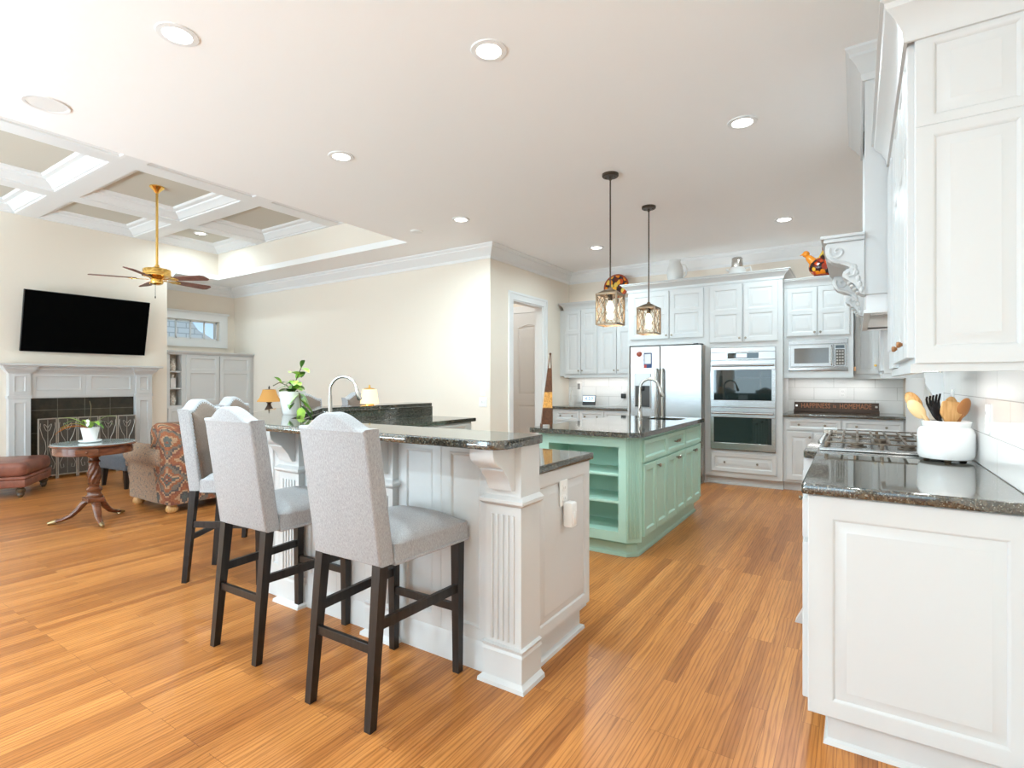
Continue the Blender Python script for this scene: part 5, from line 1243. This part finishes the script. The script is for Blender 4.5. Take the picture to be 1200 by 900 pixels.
# local: front -y, right arm +x is towards the camera
m = MB(M); m.box(-.40, .40, -.37, .42, .085, .40, .03, 3); m.build('seat_base', KILIM2, ac)
m = MB(M); m.box(-.26, .26, -.42, .22, .38, .52, .045, 4); m.build('seat_cushion', KILIM, ac)
for s in (-1, 1):
    m = MB(M); pr = [(s*x, z) for x, z in [(.255, .085), (.255, .50)]+[(.375+.115*math.cos(R(q)), .535+.105*math.sin(R(q))) for q in range(175, -61, -18)]+[(.415, .40), (.425, .085)]]
    m.prism(pr, -.415, .33, .028, axis='y', seg=3); m.build('arm', KILIM2, ac, 50)
m = MB(M); pr = [(.20, .40), (.16, .62), (.10, .70), (.09, .78), (.13, .845), (.20, .87), (.28, .865), (.37, .83), (.43, .76), (.455, .66), (.455, .45), (.445, .085), (.25, .085)]
m.prism(pr, -.445, .445, .035, axis='x', seg=3); m.build('backrest', KILIM, ac, 50)
m = MB(M); m.box(-.25, .25, .02, .20, .50, .80, .06, 4); m.build('back_cushion', KILIM, ac)
for s in (-1, 1):
    for yy in (-.34, .37): m = MB(M); m.lathe([(0, 0), (.032, 0), (.052, .02), (.055, .045), (.042, .07), (.036, .09), (0, .09)], (s*.36, yy, 0), 18); m.build('bun_foot', BAMBOO, ac)
# drum table
tx, ty = -5.84, 1.965
dt = thing('pedestal_table', 'round mahogany pedestal table with glass top, spiral column and three curved legs', 'table', (tx, ty, 0))
MB().lathe([(0, .625), (.285, .625), (.293, .63), (.293, .695), (.285, .70), (0, .70)], (tx, ty, 0), 40).build('apron', MAHOG, dt)
MB().lathe([(0, .70), (.312, .70), (.318, .706), (.318, .712), (.312, .716), (0, .716)], (tx, ty, 0), 44).build('table_top', MAHOG, dt)
MB().lathe([(0, .716), (.304, .716), (.307, .719), (.304, .723), (0, .723)], (tx, ty, 0), 44).build('glass_top', TABLEGL, dt)
Ma = frame((tx, ty, 0), R(-28)); m = MB(Ma); m.box(.283, .300, -.08, .08, .638, .688); m.ball((.306, 0, .662), .011, 8, 6); m.build('apron_drawer', MAHOG, dt)
m = MB()
def twist(z0, z1, r0, turns=2.2, n=60, seg=48, lobes=7):
    rows = []
    for i in range(n+1):
        u = i/n; z = z0+(z1-z0)*u; rr = r0*(.72+.42*math.sin(PI*min(1, u*.9+.12))**1.2)
        rows.append([m.v(tx+rr*(1+.10*math.cos(lobes*(2*PI*k/seg)-turns*2*PI*u))*math.cos(2*PI*k/seg), ty+rr*(1+.10*math.cos(lobes*(2*PI*k/seg)-turns*2*PI*u))*math.sin(2*PI*k/seg), z) for k in range(seg)])
    for a, b in zip(rows, rows[1:]):
        for k in range(seg): m.f([a[k], a[(k+1) % seg], b[(k+1) % seg], b[k]])
    m.f(rows[0]); m.f(rows[-1])
twist(.35, .54, .043)
m.lathe([(0, .22), (.062, .22), (.066, .235), (.052, .25), (.05, .27), (.06, .285), (.06, .30), (.042, .315), (.040, .335), (.048, .35), (0, .35)], (tx, ty, 0), 26)
m.lathe([(0, .535), (.045, .54), (.05, .55), (.036, .565), (.036, .58), (.06, .60), (.075, .617), (0, .617)], (tx, ty, 0), 26); m.build('column', MAHOG, dt)
m = MB(frame((tx, ty, 0), R(-8))); m.prism([(-.07, -.075), (.09, -.06), (.09, .06), (-.07, .075)], .185, .225, .004); m.build('block', MAHOG, dt)
for ang in (-123, -8, 118):
    Ml = frame((tx, ty, 0), R(ang)); m = MB(Ml)
    m.tube([(.045, 0, .195), (.08, 0, .170), (.12, 0, .115), (.17, 0, .065), (.235, 0, .036), (.285, 0, .024)], [.028, .034, .031, .026, .021, .018], 10, flat=.8); g = m.build('leg', MAHOG, dt)
    m = MB(Ml); m.tube([(.272, 0, .024), (.300, 0, .019), (.335, 0, .013)], [.019, .018, .011], 10); m.build('foot_cap', mat('dull_brass', (.42, .33, .18), .35, 1), g)
# orchid
ox, oy = tx-.03, ty-.02
t = thing('potted_orchid', 'small orchid with strappy leaves in a white pot on the pedestal table', 'plant', (ox, oy, .723))
m = MB(); m.lathe([(0, 0), (.07, 0), (.085, .008), (.088, .022), (.08, .02), (.05, .012), (0, .012)], (ox, oy, .723), 28); m.build('saucer', CERAM, t)
m = MB(); m.lathe([(0, .012), (.048, .012), (.055, .05), (.07, .125), (.074, .135), (.068, .135), (.06, .115), (0, .11)], (ox, oy, .723), 28); m.build('pot', CERAM, t)
for an, ln, dz, wd, mm in ((-150, .25, .09, .030, LEAF), (30, .20, .10, .03, LEAF), (-35, .22, .04, .028, LEAF), (60, .19, .02, .028, LEAFD), (-165, .23, .0, .026, LEAF), (150, .16, .05, .026, LEAF), (-120, .20, .05, .026, LEAFD), (-10, .15, .0, .024, LEAFD)):
    a = R(an+33); m = MB(); leaf(m, (ox, oy, .845), (ox+ln*math.cos(a), oy+ln*math.sin(a), .845+dz), wd, .05, 10); m.build('leaf', mm, t)
for an, ln, dz in ((-140, .25, -.03), (-158, .27, -.05), (-172, .26, .0)):
    a = R(an+33); m = MB(); leaf(m, (ox, oy, .84), (ox+ln*math.cos(a), oy+ln*math.sin(a), .84+dz), .026, .05, 10); m.build('leaf', ORANGE, t, label='orange tinted leaf')
m = MB(); m.tube([(ox, oy, .84), (ox+.01, oy, .95), (ox+.02, oy, 1.05), (ox+.02, oy-.01, 1.10)], .003, 6); m.build('flower_stem', STEM, t)
m = MB()
for k in range(5): leaf(m, (ox+.015, oy-.02, .90), (ox+.015+.035*math.cos(k*1.26), oy-.03, .90+.035*math.sin(k*1.26)), .016, .004, 5)
m.build('flower', CERAM, t)
# leather ottoman
ex, ey, er = -8.17, 1.86, R(-32)
ot = thing('leather_ottoman', 'brown leather ottoman on turned feet at the left edge, in front of the fireplace', 'ottoman', (ex, ey, 0), er); M = frame((ex, ey, 0), er)
m = MB(M); m.box(-.39, .39, -.35, .35, .115, .20, .012, 3); m.box(-.395, .395, -.355, .355, .195, .235, .016, 3); m.build('base', LEATHER, ot)
m = MB(M); m.box(-.39, .39, -.35, .35, .23, .385, .05, 5); 
for v_ in m.bm.verts:
    c = M.inverted() @ v_.co
    if c.z > .3: v_.co.z += .02*(1-(c.x/.39)**2)*(1-(c.y/.35)**2)
m.build('cushion', LEATHER, ot)
for sx in (-1, 1):
    for sy in (-1, 1): m = MB(M); m.lathe([(0, 0), (.018, 0), (.022, .015), (.034, .03), (.030, .05), (.042, .07), (.042, .09), (.030, .10), (.035, .118), (0, .118)], (sx*.33, sy*.29, 0), 18); m.build('turned_foot', mat('dark_turned_wood', (.09, .06, .035), .3), ot)
# slate bench behind the table
bx, by = -7.55, 2.98
bn = thing('upholstered_bench', 'slate grey upholstered bench with black legs between the table and the fireplace', 'bench', (bx, by, 0), R(5)); M = frame((bx, by, 0), R(5))
m = MB(M); m.box(-.30, .30, -.28, .28, .215, .40, .03, 3); m.build('seat', SLATE, bn)
for sx in (-1, 1):
    for sy in (-1, 1):
        m = MB(M); q = [(sx*.25-.03, sy*.23-.03), (sx*.25+.03, sy*.23-.03), (sx*.25+.03, sy*.23+.03), (sx*.25-.03, sy*.23+.03)]
        lo_ = [m.v(sx*.26+(x-sx*.25)*.55, sy*.24+(y-sy*.23)*.55, 0) for x, y in q]; hi_ = [m.v(x, y, .22) for x, y in q]
        for i in range(4): m.f([lo_[i], lo_[(i+1) % 4], hi_[(i+1) % 4], hi_[i]])
        m.f(lo_); m.f(hi_); m.build('leg', ESPRESSO, bn)
# end table and amber lamp beyond the bar
et = thing('end_table', 'dark wooden end table beyond the bar that carries the amber lamp', 'table', (-6.5, 4.1, 0))
MB().box(-6.78, -6.22, 3.82, 4.38, .70, .73, .006).build('table_top', MAHOG, et)
MB().box(-6.75, -6.25, 3.85, 4.35, .58, .70).build('apron', MAHOG, et)
for sx in (-1, 1):
    for sy in (-1, 1): MB().box(-6.5+sx*.23-.02, -6.5+sx*.23+.02, 4.1+sy*.23-.02, 4.1+sy*.23+.02, 0, .58).build('leg', MAHOG, et)
al = thing('table_lamp', 'unlit table lamp with an amber bell shade on a dark turned base', 'lamp', (-6.5, 4.1, .73))
MB().lathe([(0, 0), (.075, 0), (.078, .015), (.05, .03), (.03, .05), (.045, .09), (.06, .14), (.052, .19), (.028, .23), (.022, .26), (.038, .275), (.018, .29), (.010, .33), (0, .33)], (-6.5, 4.1, .73), 24).build('base', mat('dark_carved_base', (.07, .035, .02), .35), al)
MB().lathe([(.148, .285), (.145, .295), (.115, .34), (.095, .39), (.082, .43), (.078, .445), (.076, .445), (.092, .39), (.112, .34), (.140, .29)], (-6.5, 4.1, .73), 32).build('lamp_shade', AMBER, al)
MB().lathe([(0, .44), (.076, .444), (.05, .448), (.008, .452), (.012, .47), (.004, .49), (0, .50)], (-6.5, 4.1, .73), 16).build('finial', BRONZE, al)
